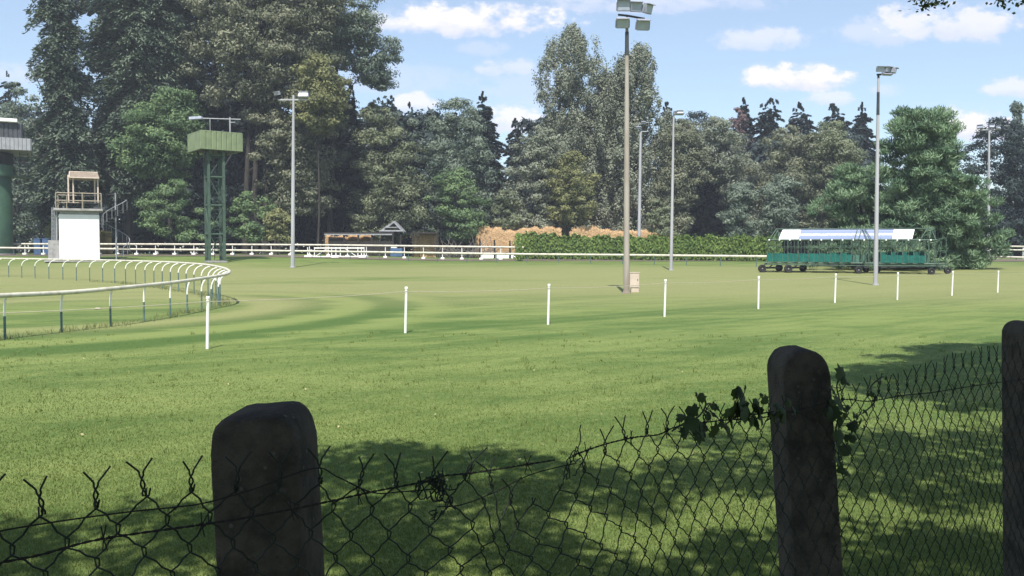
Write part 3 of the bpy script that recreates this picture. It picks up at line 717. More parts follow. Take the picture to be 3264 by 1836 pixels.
b = MB(); w0, w1 = F(410, 245, SY), F(572, 245, SY); b.box(((w0.x + w1.x) / 2, SY, (w0.z + g0.z) / 2), (w1.x - w0.x, .2, w0.z - g0.z)); b.build('boarding', M['darkwood'], t)
t, g0 = yard('gable_roof_hut', 1010, SY + 2, 'grey timber A-frame gable roof above the dark shed', 'hut')
b = MB(); ap = F(1080, 76, SY + 2); le = F(930, 185, SY + 2); re = F(1180, 185, SY + 2)
for e in (le, re): b.prism([ap, e, e + Vector((0, 3, 0)), ap + Vector((0, 3, 0))], (0, 0, -.28))
b.build('roof', M['greywood'], t)
b = MB(); q0, q1 = F(985, 150, SY + 2), F(1160, 150, SY + 2)
b.tube([F(935, 182, SY + 1.9), F(1175, 182, SY + 1.9)], .12, 6); b.tube([F(985, 145, SY + 1.9), F(1120, 145, SY + 1.9)], .06, 6); b.build('tie_beam', M['greywood'], t)
b = MB()
for cx in (960, 1150):
    p = F(cx, 200, SY + 2.2); b.box((p.x, p.y, (p.z + g0.z) / 2), (.22, .22, p.z - g0.z))
b.build('pillar', M['darkwood'], t)
t, g0 = yard('straw_shed', 1400, SY, 'small dark shelter with straw stored inside, right of the grey gable', 'shed')
b = MB(); a = F(1270, 214, SY); c = F(1540, 214, SY); b.box(((a.x + c.x) / 2, SY + 1, a.z + .15), (c.x - a.x, 3, .2)); b.build('roof', M['darkwood'], t)
for cx in (1280, 1345, 1525):
    p = F(cx, 300, SY); b = MB(); b.box((p.x, SY - .3, (a.z + g0.z) / 2), (.24 if cx != 1345 else .12, .2, a.z - g0.z)); b.build('pillar', M['darkwood'], t)
def heap(name, top, Y, depth, label, cat, mat=None, lump=.5, seed=1, to_ground=True, bits=3.):
    """a lumpy stack: top outline [(cx,cy)] in yard detail pixels, front nearly upright"""
    rg = np.random.default_rng(seed); P = [F(cx, cy, Y) for cx, cy in top]
    xs = np.array([p.x for p in P]); zs = np.array([p.z for p in P]); nx = max(10, int((xs[-1] - xs[0]) / .3)); nv = 9; nd = 6
    X = np.linspace(xs[0], xs[-1], nx); Z = np.interp(X, xs, zs); Z = Z + np.abs(np.sin(X * 1.9 + seed)) * .34 + .14 * np.sin(X * .8 + seed) - .15 + rg.normal(size=nx) * .05
    g = gz(X, np.full(nx, Y)); rows = []
    for j in range(nv + 1):
        k = j / nv; rows.append(np.stack([X, Y + .35 * k ** 2 - .25 * np.abs(np.sin(X * 1.9 + seed)) * (k < .95) + rg.normal(size=nx) * .07 * lump, g - .1 + (Z - g + .1) * min(1, k ** .9)], 1))
    for j in range(1, nd + 1):
        k = j / nd; rows.append(np.stack([X, np.full(nx, Y + .35 + depth * k), Z + rg.normal(size=nx) * .1 - .3 * k ** 3], 1))
    rows.append(np.stack([X, np.full(nx, Y + depth + .5), g - .1], 1))
    V = np.concatenate(rows); n = len(rows); i0 = (np.arange(n - 1)[:, None] * nx + np.arange(nx - 1)[None]).ravel()
    Fq = np.stack([i0, i0 + 1, i0 + nx + 1, i0 + nx], 1)
    p = Vector((float(xs.mean()), Y, gzf(xs.mean(), Y))); t = thing(name, p, label, cat)
    o = qmesh('mass', V, Fq, mat or M['straw'], t)
    ntop = int(nx * 60 * bits)
    i = rg.integers(0, nx - 1, ntop); k = rg.random(ntop) ** .7
    C = np.stack([X[i] + rg.normal(size=ntop) * .15, Y - .08 + .35 * k ** 2 - .25 * np.abs(np.sin(X[i] * 1.9 + seed)) * (k < .95), g[i] + (Z[i] - g[i]) * k + .03], 1)
    Nn = unit(np.stack([rg.normal(size=ntop) * .5, -np.ones(ntop), rg.normal(size=ntop) * .5 + .4], 1))
    Vq, Fq = leafquads(C, Nn, .45, .05, rg); lq = qmesh('loose_straw', Vq, Fq, LM['strawbits'] if mat is None else LM['long'], t, rg.random(ntop)); lq['kind'] = 'stuff'
    return t
heap('straw_stack', [(395, 240), (560, 236), (700, 225), (860, 226)], SY + 3.2, 2, 'straw bales half hidden under the low dark shed', 'straw', seed=3)
heap('straw_stack', [(1300, 235), (1420, 228), (1525, 228)], SY + 1.6, 1.5, 'straw bales inside the small dark shelter', 'straw', seed=4)
heap('straw_stack', [(1938, 210), (1950, 165), (2150, 160), (2200, 175), (2320, 180), (2360, 165), (2430, 170), (2480, 158), (2545, 165), (2560, 185), (2620, 162), (2700, 152), (2795, 156), (2800, 200)], 116., 5, 'tall orange straw stack left of the tree trunk, beyond the running rail', 'straw', seed=5, bits=6)
heap('straw_stack', [(2908, 200), (2915, 158), (3060, 158), (3110, 150), (3180, 165), (3260, 180), (3380, 182), (3500, 190), (3640, 200), (3720, 200), (3800, 225), (3960, 240)], 117., 5, 'low orange straw stack above the hedge, sloping down to the right', 'straw', seed=6, bits=5)
heap('dry_bank', [(-2480, 150), (-2420, 90), (-2300, 120), (-2100, 150), (-1950, 170)], 106., 3, 'bank of dry straw-coloured weeds right of the green drum tower', 'weeds', M['drystraw'], 1.5, 7, bits=4)
# brushwood
p = F(1820, 320, 113); p.z = gzf(p.x, p.y); b = MB(); rb_ = random.Random(4)
for k in range(70):
    x = p.x + rb_.uniform(-3.6, 3.6); y = 113 + rb_.uniform(-.8, 1.2); L = rb_.uniform(1., 2.8); a = rb_.uniform(.25, 1.4); s = rb_.choice((-1, 1)); m_ = rb_.uniform(0, .4)
    q = [Vector((x, y, p.z + m_)), Vector((x + s * L * .5 * math.cos(a), y, p.z + m_ + L * .5 * math.sin(a) + .1)), Vector((x + s * L * math.cos(a), y + .2, p.z + m_ + L * math.sin(a)))]
    b.tube(q, [.06, .045, .02], 5)
tag(b.build('brushwood_pile', M['barkgrey']), 'tangled pile of grey brushwood left of the tall straw stack', 'brushwood')
# stakes in front of straw
for i, cx in enumerate((1962, 2112, 2270)):
    p = F(cx, 322, 111); p.z = gzf(p.x, p.y); tpz = F(cx, (256, 272, 280)[i], 111).z
    b = MB(); b.tube([p, (p.x + .03, p.y, (p.z + tpz) / 2), (p.x, p.y, tpz)], [.13, .12, .1], 7)
    tag(b.build('stake', M['darkwood']), ('dark stake at the left edge of the tall straw stack', 'dark stake before the middle of the tall straw stack', 'dark stake before the straw, nearest the hedge end')[i], 'stake', 'stakes before the straw stack')
p = F(2180, 325, 112); p.z = gzf(p.x, p.y); b = MB()
xs_ = np.linspace(F(1985, 0, 112).x, F(2390, 0, 112).x, 14)
top_ = [(x, 112.2, p.z + .55 + .1 * math.sin(i * 2.1)) for i, x in enumerate(xs_)]
b.add([(x, 111.6, p.z) for x in xs_] + top_ + [(x, 113., p.z + .6) for x in xs_], [(i, i + 1, 15 + i, 14 + i) for i in range(13)] + [(14 + i, 15 + i, 29 + i, 28 + i) for i in range(13)])
tag(b.build('ground_sheet', M['white']), 'crumpled white sheet along the foot of the tall straw stack', 'sheet')
# blue things
for cx, w, h, lab in ((1108, 1.5, 1.5, 'blue crate stack beside the shed under the grey gable'),):
    p = F(cx, 325, SY - .8); p.z = gzf(p.x, p.y); t = thing('blue_crate', p, lab, 'crate')
    b = MB(); b.box(p + Vector((0, 0, h * .35)), (w, .8, h * .7), bev=.05); b.build('body', M['blue'], t)
    b = MB(); b.box(p + Vector((-w * .2, 0, h * .82)), (w * .5, .7, .3), bev=.04); b.build('lid', M['white'], t)
for cx, lab in ((182, 'blue sheeted box beside the green drum tower, nearer the drum'), (262, 'blue sheeted box between the drum tower and the white block tower')):
    p = cp(cx, 1215, 4); p.z = gzf(p.x, p.y); t = thing('covered_box', p, lab, 'box', 'blue boxes by the drum tower'); w = 62 / 2.898 * CS; h = cp(0, 1188).z - p.z
    b = MB(); b.box(p + Vector((0, 0, h / 2)), (w, 1.0, h), bev=.04); b.build('body', M['blue'], t)
    b = MB(); b.box(p + Vector((0, 0, h + .03)), (w * 1.05, 1.06, .07), bev=.02); b.build('cover', M['blue'], t)
# white rail skid between the rails
p = F(480, 452, 91.); p.z = gzf(p.x, p.y); t = thing('rail_skid', p, 'white framework skid lying between the two long white rails', 'framework')
f = lambda cx, cy, dy=0: F(cx, cy, 91., dy)
zb = p.z + .12; zt = f(0, 358).z
b = MB(); b.tube([(f(265, 0).x, 91, zt), (f(775, 0).x, 91, zt)], .07, 8); b.build('upper_bar', M['white'], t, True)
b = MB(); b.tube([(f(185, 0).x, 91, zb), (f(775, 0).x, 91, zb)], .07, 8); b.build('lower_bar', M['white'], t, True)
b = MB()
for cx in (192, 262, 438, 482, 528, 708, 745, 772): b.tube([(f(cx, 0).x, 91, zb), (f(cx, 0).x, 91, zt + .1)], .05, 6)
b.tube([(f(265, 0).x, 91, zb), (f(400, 0).x, 91, zt)], .04, 6); b.tube([(f(700, 0).x, 91, zb), (f(570, 0).x, 91, zt)], .04, 6); b.build('uprights', M['white'], t)
for cx in (205, 480, 760):
    b = MB(); b.box((f(cx, 0).x, 91, p.z + .12), (.8, 1.0, .3), bev=.06); b.build('skid_foot', M['white'], t)
# hedge
def hedge():
    rg = np.random.default_rng(11); P0, P1 = atd(1310, 640, 100), atd(1960, 640, 88)
    n = 26000; u = rg.random(n); L = (P1 - P0).length
    X = P0.x + (P1.x - P0.x) * u; Y = P0.y + (P1.y - P0.y) * u
    g = gz(X, Y); ztop = np.array([CH - (np.interp(v, [0, .06, .12, .3, 1], [598, 587, 594, 599, 602]) * K - 809) * yy / FPX for v, yy in zip(u, Y)])
    H = ztop - g + .14 * np.sin(u * 60) + .1 * np.sin(u * 143) + .08 * np.sin(u * 311) + (rg.random(n) < .03) * rg.uniform(0, .45, n)
    face = rg.random(n); zf = np.where(face < .55, rg.random(n) ** .85, 1.0); yo = np.where(face < .55, -1.0 + .18 * rg.normal(size=n) + .25 * zf ** 4, rg.uniform(-1, 1.2, n))
    endm = rg.random(n) < .05
    X = np.where(endm, P0.x - .3 * np.abs(rg.normal(size=n)), X); yo = np.where(endm, rg.uniform(-1, 1.2, n), yo); zf = np.where(endm, rg.random(n), zf)
    H = np.where(endm, H[0], H)
    C = np.stack([X, Y + yo, g + H * zf + rg.normal(size=n) * .07], 1)
    Nn = unit(np.stack([rg.normal(size=n) * .6, -1.0 * (face < .55) + rg.normal(size=n) * .5, (face >= .55) * 1.2 + .25 + rg.normal(size=n) * .4], 1))
    t = thing('hedge', (float(P0.x + P1.x) / 2, 94, gzf(0, 94)), 'clipped bright green hedge behind the low white rail', 'hedge')
    Vq, Fq = leafquads(C, Nn, rg.uniform(.2, .42, n), .16, rg, np.stack([rg.normal(size=n) * .5, rg.normal(size=n) * .3, np.ones(n)], 1))
    cl = .5 + .5 * np.sin(X * 1.3) * np.sin(X * .37 + 1); qmesh('foliage', Vq, Fq, LM['hedge'], t, np.clip(rg.random(n) * .7 + cl * .3, 0, 1))
    b = MB(); m = 30; top = []; bot = []
    for k in range(m + 1):
        q = P0.lerp(P1, k / m); zz = CH - (601 * K - 809) * q.y / FPX - .15; gg = gzf(q.x, q.y)
        for dy in (-.8, 1.0): top.append((q.x + .3 * (k == 0), q.y + dy, zz)); bot.append((q.x + .3 * (k == 0), q.y + dy, gg))
    N2 = len(top); vs = top + bot; fs = []
    for k in range(m):
        i = 2 * k; fs += [(i, i + 2, i + 3, i + 1), (N2 + i, N2 + i + 2, i + 2, i), (i + 1, i + 3, N2 + i + 3, N2 + i + 1)]
    fs.append((0, 1, N2 + 1, N2)); b.add(vs, fs); b.build('stems', M['bark'], t)  # solid dark core box added inside the leaves, not separate stems
hedge()

# ------------------------------------------------------------------ trees
def tree(name, label, kind, Y, prof, mat, n=170, cr=1.3, leaf=.36, per=70, trunk=None, base_y=None, seed=0, tw=.35, bark='bark', dfac=.9, group=None, limbs=12, airy=0., cat='tree', trunks=None):
    rg = np.random.default_rng(seed + 100); zz, xl, xr = [], [], []
    for y, a, c in prof:
        p, q = atd(a, y, Y), atd(c, y, Y); zz.append(p.z); xl.append(p.x); xr.append(q.x)
    zz = np.array(zz[::-1]); xl = np.array(xl[::-1]); xr = np.array(xr[::-1])
    tx = atd(trunk if trunk is not None else (prof[-1][1] + prof[-1][2]) / 2, 600, Y).x
    g = gzf(tx, Y); zz = np.maximum(zz, g + .2)
    root = thing(name, (tx, Y, g), label, cat, group)
    zs = np.linspace(zz[0], zz[-1], 200); wl = np.interp(zs, zz, xl); wr = np.interp(zs, zz, xr); w = np.maximum(wr - wl, .2)
    pdf = w ** (.6 if kind == 'conifer' else .9); pdf = pdf / pdf.sum(); n = int(n * (.66 if kind in ('round', 'pine') and mat != 'dark' else 1.)); zi = rg.choice(200, n, p=pdf)
    z = zs[zi] + rg.normal(size=n) * .05; xm = (wl[zi] + wr[zi]) / 2; hw = (wr[zi] - wl[zi]) / 2 * (1.04 if kind == 'droop' else 1.3 if kind == 'conifer' else 1.14)
    th = np.where(rg.random(n) < .68, rg.uniform(math.pi, 2 * math.pi, n), rg.uniform(0, math.pi, n))
    lob = (1 + .16 * np.sin(3 * th + z * .45 + seed) + .12 * np.sin(5 * th - z * .8)) * rg.uniform(.62, 1.06, n)
    crr = cr * rg.uniform(.6, 1.35, n); crr = np.minimum(crr, np.maximum(hw * .55, .3))
    rr = rg.random(n) ** .38 * lob
    x = xm + np.maximum(hw - crr * .5, .05) * rr * np.cos(th); y = Y + np.maximum(np.minimum(hw, 7.) * dfac - crr * .4, .05) * rr * np.sin(th)
    C0 = np.stack([x, y, z], 1); ctint = rg.random(n)
    if kind in ('conifer', 'droop'):
        m = int(per * 1.25); leaf = leaf * .88; u = rg.random((n, m)) ** .8
        out = np.stack([np.cos(th) * np.sign(hw + 1), np.sin(th), np.zeros(n)], 1)
        ax = np.stack([xm, np.full(n, Y), z], 1); tipd = (C0 - ax); Lb = np.linalg.norm(tipd, axis=1)
        C0 = ax + tipd * np.maximum(1, .8 * np.interp(Lb, [0, 1], [1, 1]))[:, None]
        dirb = unit(tipd)
        side = np.stack([-dirb[:, 1], dirb[:, 0], np.zeros(n)], 1)
        bl = np.minimum(1.5 * cr + .25 * Lb, np.maximum(Lb, .6))
        s_ = rg.normal(size=(n, m)) * .28 * (1.25 - u)
        P = C0[:, None] - dirb[:, None] * (bl[:, None] * (1 - u))[..., None] + side[:, None] * (s_ * bl[:, None])[..., None]
        tipf = np.clip((zz[-1] - z) / 4., .3, 1) if kind == 'conifer' else np.ones(n)
        P = C0[:, None] + (P - C0[:, None]) * tipf[:, None, None]; bl = bl * tipf
        droop = (.45 if kind == 'droop' else .22)
        P[..., 2] += -droop * bl[:, None] * u ** 2 + .12 * bl[:, None] * (1 - u) + rg.normal(size=(n, m)) * .10 * tipf[:, None] + rg.random((n, m)) * .5 * (tipf[:, None] < .31)
        if kind == 'droop': P[..., 2] -= rg.random((n, m)) ** 2 * .7 * cr
        P = P.reshape(-1, 3); nn = len(P); D = np.repeat(dirb, m, 0)
        Nn = unit(np.stack([rg.normal(size=nn) * .5, rg.normal(size=nn) * .5, np.ones(nn)], 1) + D * .35)
        T = unit(D + rg.normal(size=(nn, 3)) * .5 + np.array([0, 0, -.35 if kind == 'conifer' else -.9]))
        lf = np.repeat(np.clip(tipf * 1.6, .4, 1), m); Vq, Fq = leafquads(P, Nn, leaf * rg.uniform(.7, 1.5, nn) * 1.35 * lf, leaf * .55 * lf, rg, T)
        tint = np.clip(np.repeat(ctint, m) * .78 + rg.random(nn) * .22, 0, 1)
    else:
        m = int(per * (2.0 if mat != 'dark' else 1.2)); leaf = leaf * .8; d = unit(rg.normal(size=(n, m, 3))); d[..., 2] = d[..., 2] * .9 + .12
        rad = rg.random((n, m)) ** (.45 if not airy else .6)
        sq = np.array([1.08, 1.08, .62]) if kind != 'upright' else np.array([.72, .72, 1.5])
        P = C0[:, None] + d * rad[..., None] * crr[:, None, None] * sq
        P = P.reshape(-1, 3); nn = len(P); dd = d.reshape(-1, 3)
        if kind == 'pine':
            Nn = unit(rg.normal(size=(nn, 3)) + np.array([0, -.4, .6])); T = unit(dd + np.array([0, 0, .9]) + rg.normal(size=(nn, 3)) * .35)
            Vq, Fq = leafquads(P, Nn, leaf * 2.0 * rg.uniform(.7, 1.3, nn), leaf * .34, rg, T)
        else:
            Nn = unit(dd * 1.0 + np.array([0, -.1, .35]) + rg.normal(size=(nn, 3)) * .36)
            Vq, Fq = leafquads(P, Nn, leaf * rg.lognormal(-.05, .38, nn), leaf * .72 * rg.uniform(.7, 1.2, nn), rg)
        tint = np.clip(np.repeat(ctint, m) * .78 + rg.random(nn) * .22, 0, 1)
    o = qmesh('crown', Vq, Fq, LM[mat], root, tint)
    if limbs is not None:
        b = MB(); H = zz[-1] - g; r0 = tw
        for tx_ in ([tx] if trunks is None else [atd(v, 600, Y).x for v in trunks]):
            ph = rg.random() * 6; mid = np.interp(g + H * .7, zz, (xl + xr) / 2)
            pts = [Vector((tx_ + (mid - tx_) * (k / 9) ** 1.4 + .12 * math.sin(ph + k), Y + .1 * math.cos(ph + k * 1.3), g - .2 + H * .93 * k / 9)) for k in range(10)]
            b.tube(pts, [r0 * (1.25 if k == 0 else 1) * (1 - .09 * k) for k in range(10)], 9)
            for k in range(limbs):
                i = int(rg.integers(0, n)); e = Vector(C0[i]); f = max(.12, min(.85, (e.z - g) / H - .12)); s0 = pts[0].lerp(pts[-1], 0) if f < .05 else pts[min(8, int(f * 9))].lerp(pts[min(9, int(f * 9) + 1)], f * 9 - int(f * 9))
                md = s0.lerp(e, .5) + Vector((0, 0, .25)); b.tube([s0, md, e], [r0 * .34 * (1 - f * .6), r0 * .22 * (1 - f * .5), .03], 6)
        b.build('trunk', M[bark], root, True)
    return root

# far rank
tree('conifer_tree', 'far bluish conifer at the left edge, above the corrugated cabin', 'conifer', 150, [(182, 14, 20), (215, -2, 40), (260, -20, 60), (360, -40, 90), (600, -60, 110)], 'dark', 170, 1.3, .45, 60, seed=1)
tree('tree', 'grey-green tree at the left edge, below the far bluish conifer', 'round', 128, [(205, 25, 45), (240, 0, 80), (300, -25, 110), (400, -40, 130), (520, -60, 130), (600, -60, 130)], 'grey', 260, 1.4, .42, 60, seed=2)
for i, (pr, Y, lab) in enumerate((
    ([(246, 980, 990), (275, 962, 1008), (330, 945, 1030), (600, 930, 1040)], 142, 'dark conifer tip right of the giant trees, taller of two neighbours'),
    ([(262, 1027, 1033), (290, 1015, 1045), (340, 1000, 1060), (600, 990, 1065)], 145, 'small dark conifer tip, shorter neighbour before the grey-green tree'),
    ([(236, 1211, 1217), (258, 1200, 1228), (285, 1188, 1245), (340, 1175, 1262), (420, 1160, 1280), (600, 1140, 1300)], 132, 'single pointed dark conifer right of the grey-green tree'),
    ([(305, 1292, 1300), (325, 1282, 1316), (370, 1270, 1330), (600, 1260, 1340)], 150, 'thin drooping conifer left of the tall airy poplar'),
    ([(262, 1668, 1680), (285, 1658, 1695), (330, 1650, 1705), (600, 1640, 1710)], 152, 'dark conifer tip just right of the airy poplars'),
    ([(246, 1868, 1874), (270, 1856, 1888), (310, 1845, 1900), (420, 1830, 1915), (600, 1820, 1925)], 150, 'dark conifer with the reddish tree at its left side'),
    ([(254, 1922, 1956), (275, 1905, 1962), (310, 1890, 1972), (420, 1880, 1985), (600, 1870, 1995)], 148, 'broad dark twin-topped conifer left of the hazy middle gap'),
    ([(264, 2005, 2014), (290, 1985, 2035), (320, 1970, 2055), (420, 1960, 2065), (600, 1955, 2070)], 149, 'dark conifer alone midway between two broad dark conifers'),
    ([(266, 2084, 2100), (285, 2078, 2125), (320, 2072, 2145), (420, 2070, 2150), (600, 2070, 2160)], 151, 'broad blunt dark conifer left of the pointed one'),
    ([(262, 2166, 2171), (285, 2155, 2185), (320, 2142, 2195), (360, 2135, 2205), (600, 2120, 2215)], 147, 'pointed tiered dark conifer just left of the mast before the gate'))):
    tree('conifer_tree', lab, 'conifer', Y, pr, 'dark', 520, .62, .55, 60, seed=10 + i, group='dark conifers beyond the tree line', limbs=4)
tree('tree', 'round dark tree behind the thin pale mast', 'round', 150, [(272, 1735, 1755), (288, 1708, 1782), (320, 1695, 1800), (420, 1690, 1810), (600, 1690, 1810)], 'dark', 170, 1.2, .42, 60, seed=25)
tree('tree', 'reddish-brown tree in front of the far dark conifers', 'round', 140, [(268, 1850, 1866), (290, 1838, 1876), (340, 1832, 1885), (440, 1825, 1890), (600, 1825, 1890)], 'rust', 120, 1.0, .4, 60, seed=26)
# wood behind the giants and the mid rank, its shade put into dark leaf colour
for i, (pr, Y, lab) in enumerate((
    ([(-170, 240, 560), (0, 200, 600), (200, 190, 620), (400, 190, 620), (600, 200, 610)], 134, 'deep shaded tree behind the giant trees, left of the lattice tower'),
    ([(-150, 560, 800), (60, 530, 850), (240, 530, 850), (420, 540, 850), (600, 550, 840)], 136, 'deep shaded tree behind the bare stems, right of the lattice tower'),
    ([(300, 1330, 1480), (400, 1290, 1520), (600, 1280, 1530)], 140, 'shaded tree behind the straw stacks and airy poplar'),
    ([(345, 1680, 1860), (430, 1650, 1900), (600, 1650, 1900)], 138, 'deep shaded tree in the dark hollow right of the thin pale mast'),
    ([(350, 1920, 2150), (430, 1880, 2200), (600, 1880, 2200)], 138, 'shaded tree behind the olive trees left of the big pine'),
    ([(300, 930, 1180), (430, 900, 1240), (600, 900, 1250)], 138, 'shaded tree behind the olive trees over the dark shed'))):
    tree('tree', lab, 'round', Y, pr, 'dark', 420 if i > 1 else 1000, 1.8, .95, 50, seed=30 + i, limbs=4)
# giants on the left
tree('conifer_tree', 'giant shaggy conifer on the left with a long bare grey trunk', 'droop', 111, [(-160, 128, 150), (-60, 70, 210), (0, 48, 225), (40, 62, 230), (80, 95, 235), (110, 60, 235), (170, 60, 245), (230, 80, 250), (300, 75, 270), (380, 70, 280), (470, 50, 260), (560, 60, 250)], 'conifer', 560, 1.25, .42, 90, trunk=134, seed=41, tw=.42, bark='barkgrey', limbs=22)
tree('conifer_tree', 'giant dark feathery conifer between the bare-trunked conifer and the olive giants', 'droop', 117, [(-180, 230, 460), (-80, 190, 560), (20, 175, 570), (120, 175, 560), (220, 195, 530), (320, 180, 490), (420, 165, 450), (500, 170, 420)], 'conifer', 900, 1.5, .46, 90, trunk=320, seed=42, tw=.5)
tree('tree', 'bright green spreading tree whose lit crown hangs left of the lookout box', 'round', 107, [(225, 420, 470), (260, 360, 500), (310, 310, 515), (360, 285, 520), (405, 290, 505), (440, 340, 470)], 'green', 330, 1.2, .36, 80, trunk=430, seed=43, tw=.3)
tree('tree', 'giant olive-brown poplar with bare dark stems rising above the lookout box', 'round', 115, [(-180, 560, 760), (-80, 500, 850), (20, 470, 880), (100, 450, 880), (170, 460, 870), (230, 520, 860), (280, 570, 850), (340, 610, 845), (420, 650, 842), (500, 670, 840), (540, 690, 830)], 'brown', 1000, 1.35, .40, 80, trunk=640, seed=44, tw=.42, trunks=(615, 640, 668, 700), limbs=14)
tree('tree', 'giant grey-green tree at the right of the giants, leaning branch over the sky', 'round', 119, [(-180, 800, 870), (-80, 760, 915), (-10, 740, 935), (40, 740, 960), (75, 750, 975), (110, 790, 990), (150, 850, 1000), (185, 880, 998), (205, 905, 992), (222, 930, 985)], 'grey', 620, 1.15, .36, 80, trunk=830, seed=45, tw=.4)
tree('tree', 'yellow-green poplar crown hanging over the slim T mast', 'round', 110, [(140, 770, 830), (180, 740, 870), (240, 735, 880), (290, 745, 870), (330, 780, 840)], 'yellow', 220, 1.1, .36, 75, trunk=800, seed=46, tw=.15, limbs=5)
tree('conifer_tree', 'near-black conifer below the leaning branch, right of the slim T mast', 'conifer', 121, [(222, 876, 892), (250, 850, 910), (300, 835, 922), (380, 840, 930), (480, 830, 935), (600, 820, 940)], 'dark', 420, 1.3, .5, 75, seed=47)
tree('bush', 'leafy green bush under the giants between the spiral stair and lattice tower', 'round', 104, [(455, 430, 465), (475, 390, 500), (510, 345, 515), (560, 340, 525), (604, 350, 520)], 'green', 110, .85, .3, 80, seed=48, tw=.12, cat='bush')
tree('bush', 'leafy green bush just right of the lattice tower', 'round', 104, [(488, 610, 655), (505, 580, 690), (550, 572, 705), (604, 580, 700)], 'green', 80, .8, .3, 80, seed=49, tw=.12, cat='bush')
tree('bush', 'yellowish bush at the left foot of the slim T mast', 'round', 103, [(522, 685, 710), (545, 665, 730), (604, 660, 735)], 'yellow', 50, .7, .3, 70, seed=50, tw=.1, cat='bush')
tree('tree', 'shaded thicket filling the dark space under the giants behind the lattice tower', 'round', 126, [(380, 330, 560), (450, 320, 700), (520, 320, 760), (604, 330, 760)], 'dark', 420, 1.3, .6, 60, seed=90, limbs=4)  # near-black leaves paint in the shade under the giants
tree('tree', 'shaded thicket behind the slim T mast, left of the near-black conifer', 'round', 126, [(200, 760, 860), (320, 740, 880), (450, 740, 890), (604, 740, 900)], 'dark', 420, 1.4, .6, 60, seed=91, limbs=4)  # shade painted in with the same near-black leaves
tree('bush', 'low shaded pine skirt on the ground behind the middle of the starting gate', 'pine', 67.5, [(606, 2130, 2260), (640, 2070, 2340), (672, 2060, 2350), (684, 2070, 2340)], 'pine', 170, .5, .26, 70, seed=92, tw=.06, limbs=4, cat='scrub')
# mid rank
tree('tree', 'olive tree right of the near-black conifer, over the dark shed', 'round', 120, [(258, 928, 945), (285, 912, 985), (330, 902, 1030), (400, 895, 1065), (480, 890, 1080), (560, 895, 1080), (605, 910, 1060)], 'olive', 330, 1.25, .35, 75, seed=51)
tree('tree', 'large grey-green round tree between the dark shed and the straw', 'round', 123, [(252, 1120, 1175), (272, 1085, 1205), (320, 1060, 1228), (390, 1050, 1245), (470, 1050, 1255), (540, 1055, 1250), (605, 1070, 1220)], 'grey', 360, 1.25, .35, 75, seed=52)
tree('tree', 'leafy green tree low in front of the grey-green round tree', 'round', 116, [(420, 1110, 1150), (450, 1085, 1190), (510, 1075, 1215), (570, 1085, 1215), (606, 1110, 1200)], 'green', 120, 1.0, .33, 75, seed=53)
tree('tree', 'pale olive tree left of the tall airy poplar', 'round', 123, [(322, 1345, 1385), (350, 1310, 1420), (400, 1280, 1450), (460, 1262, 1460), (540, 1258, 1450), (592, 1265, 1430)], 'poplar', 280, 1.2, .35, 75, seed=54)
tree('tree', 'yellow-olive bushy tree behind the left end of the straw', 'round', 119, [(478, 1260, 1290), (500, 1238, 1315), (550, 1232, 1325), (592, 1240, 1320)], 'olive', 80, .9, .33, 75, seed=55)
tree('poplar_tree', 'tall airy grey poplar, taller and left of two', 'upright', 129, [(72, 1422, 1445), (92, 1385, 1480), (130, 1362, 1512), (180, 1348, 1530), (240, 1345, 1545), (310, 1355, 1560), (400, 1375, 1535), (590, 1400, 1520)], 'poplar', 520, 1.1, .36, 66, trunk=1420, seed=56, tw=.4, bark='barkgrey', limbs=26, airy=1)
tree('poplar_tree', 'low airy poplar filling the notch between the two taller poplars', 'upright', 131, [(188, 1515, 1560), (230, 1478, 1600), (320, 1450, 1620), (420, 1440, 1630), (590, 1450, 1630)], 'poplar', 420, 1.1, .36, 66, trunk=1540, seed=78, tw=.3, bark='barkgrey', limbs=12, airy=1)
tree('poplar_tree', 'shorter airy poplar behind the tallest mast', 'upright', 127, [(122, 1596, 1636), (150, 1550, 1648), (200, 1515, 1662), (260, 1490, 1672), (340, 1480, 1685), (440, 1490, 1690), (590, 1500, 1690)], 'poplar', 560, 1.1, .36, 66, trunk=1590, seed=57, tw=.4, bark='barkgrey', limbs=24, airy=1)
tree('tree', 'yellow-green tree with a dark trunk splitting the straw stacks', 'round', 119, [(382, 1425, 1450), (410, 1390, 1480), (460, 1362, 1500), (520, 1352, 1505), (565, 1375, 1490)], 'yellow', 170, 1.0, .33, 75, trunk=1424, seed=58, tw=.75)
tree('tree', 'brownish tree right of the tallest mast, straddling the thin pale mast', 'round', 123, [(305, 1690, 1730), (330, 1665, 1765), (390, 1650, 1780), (450, 1640, 1770), (520, 1635, 1750), (592, 1640, 1735)], 'brown', 240, 1.2, .35, 75, seed=59)
tree('tree', 'pale olive tree arching over the dark hollow', 'round', 126, [(300, 1780, 1815), (325, 1745, 1850), (370, 1730, 1885), (420, 1740, 1905), (470, 1800, 1920), (540, 1815, 1930), (592, 1820, 1935)], 'poplar', 260, 1.2, .35, 75, trunk=1860, seed=60)
tree('tree', 'brownish olive tree above the left end of the starting gate', 'round', 124, [(322, 1965, 2000), (350, 1925, 2050), (410, 1895, 2090), (480, 1885, 2110), (592, 1900, 2110)], 'brown', 300, 1.2, .35, 75, seed=61)
tree('tree', 'olive tree between the brownish tree and the big pine', 'round', 122, [(308, 2065, 2110), (340, 2020, 2155), (400, 1995, 2190), (480, 2000, 2200), (600, 2010, 2190)], 'olive', 300, 1.2, .35, 75, seed=62)
tree('tree', 'small pale tree just above the hedge left of the gate sign', 'round', 114, [(440, 1945, 1985), (470, 1915, 2010), (530, 1905, 2020), (596, 1910, 2010)], 'grey', 110, .95, .33, 75, seed=63)
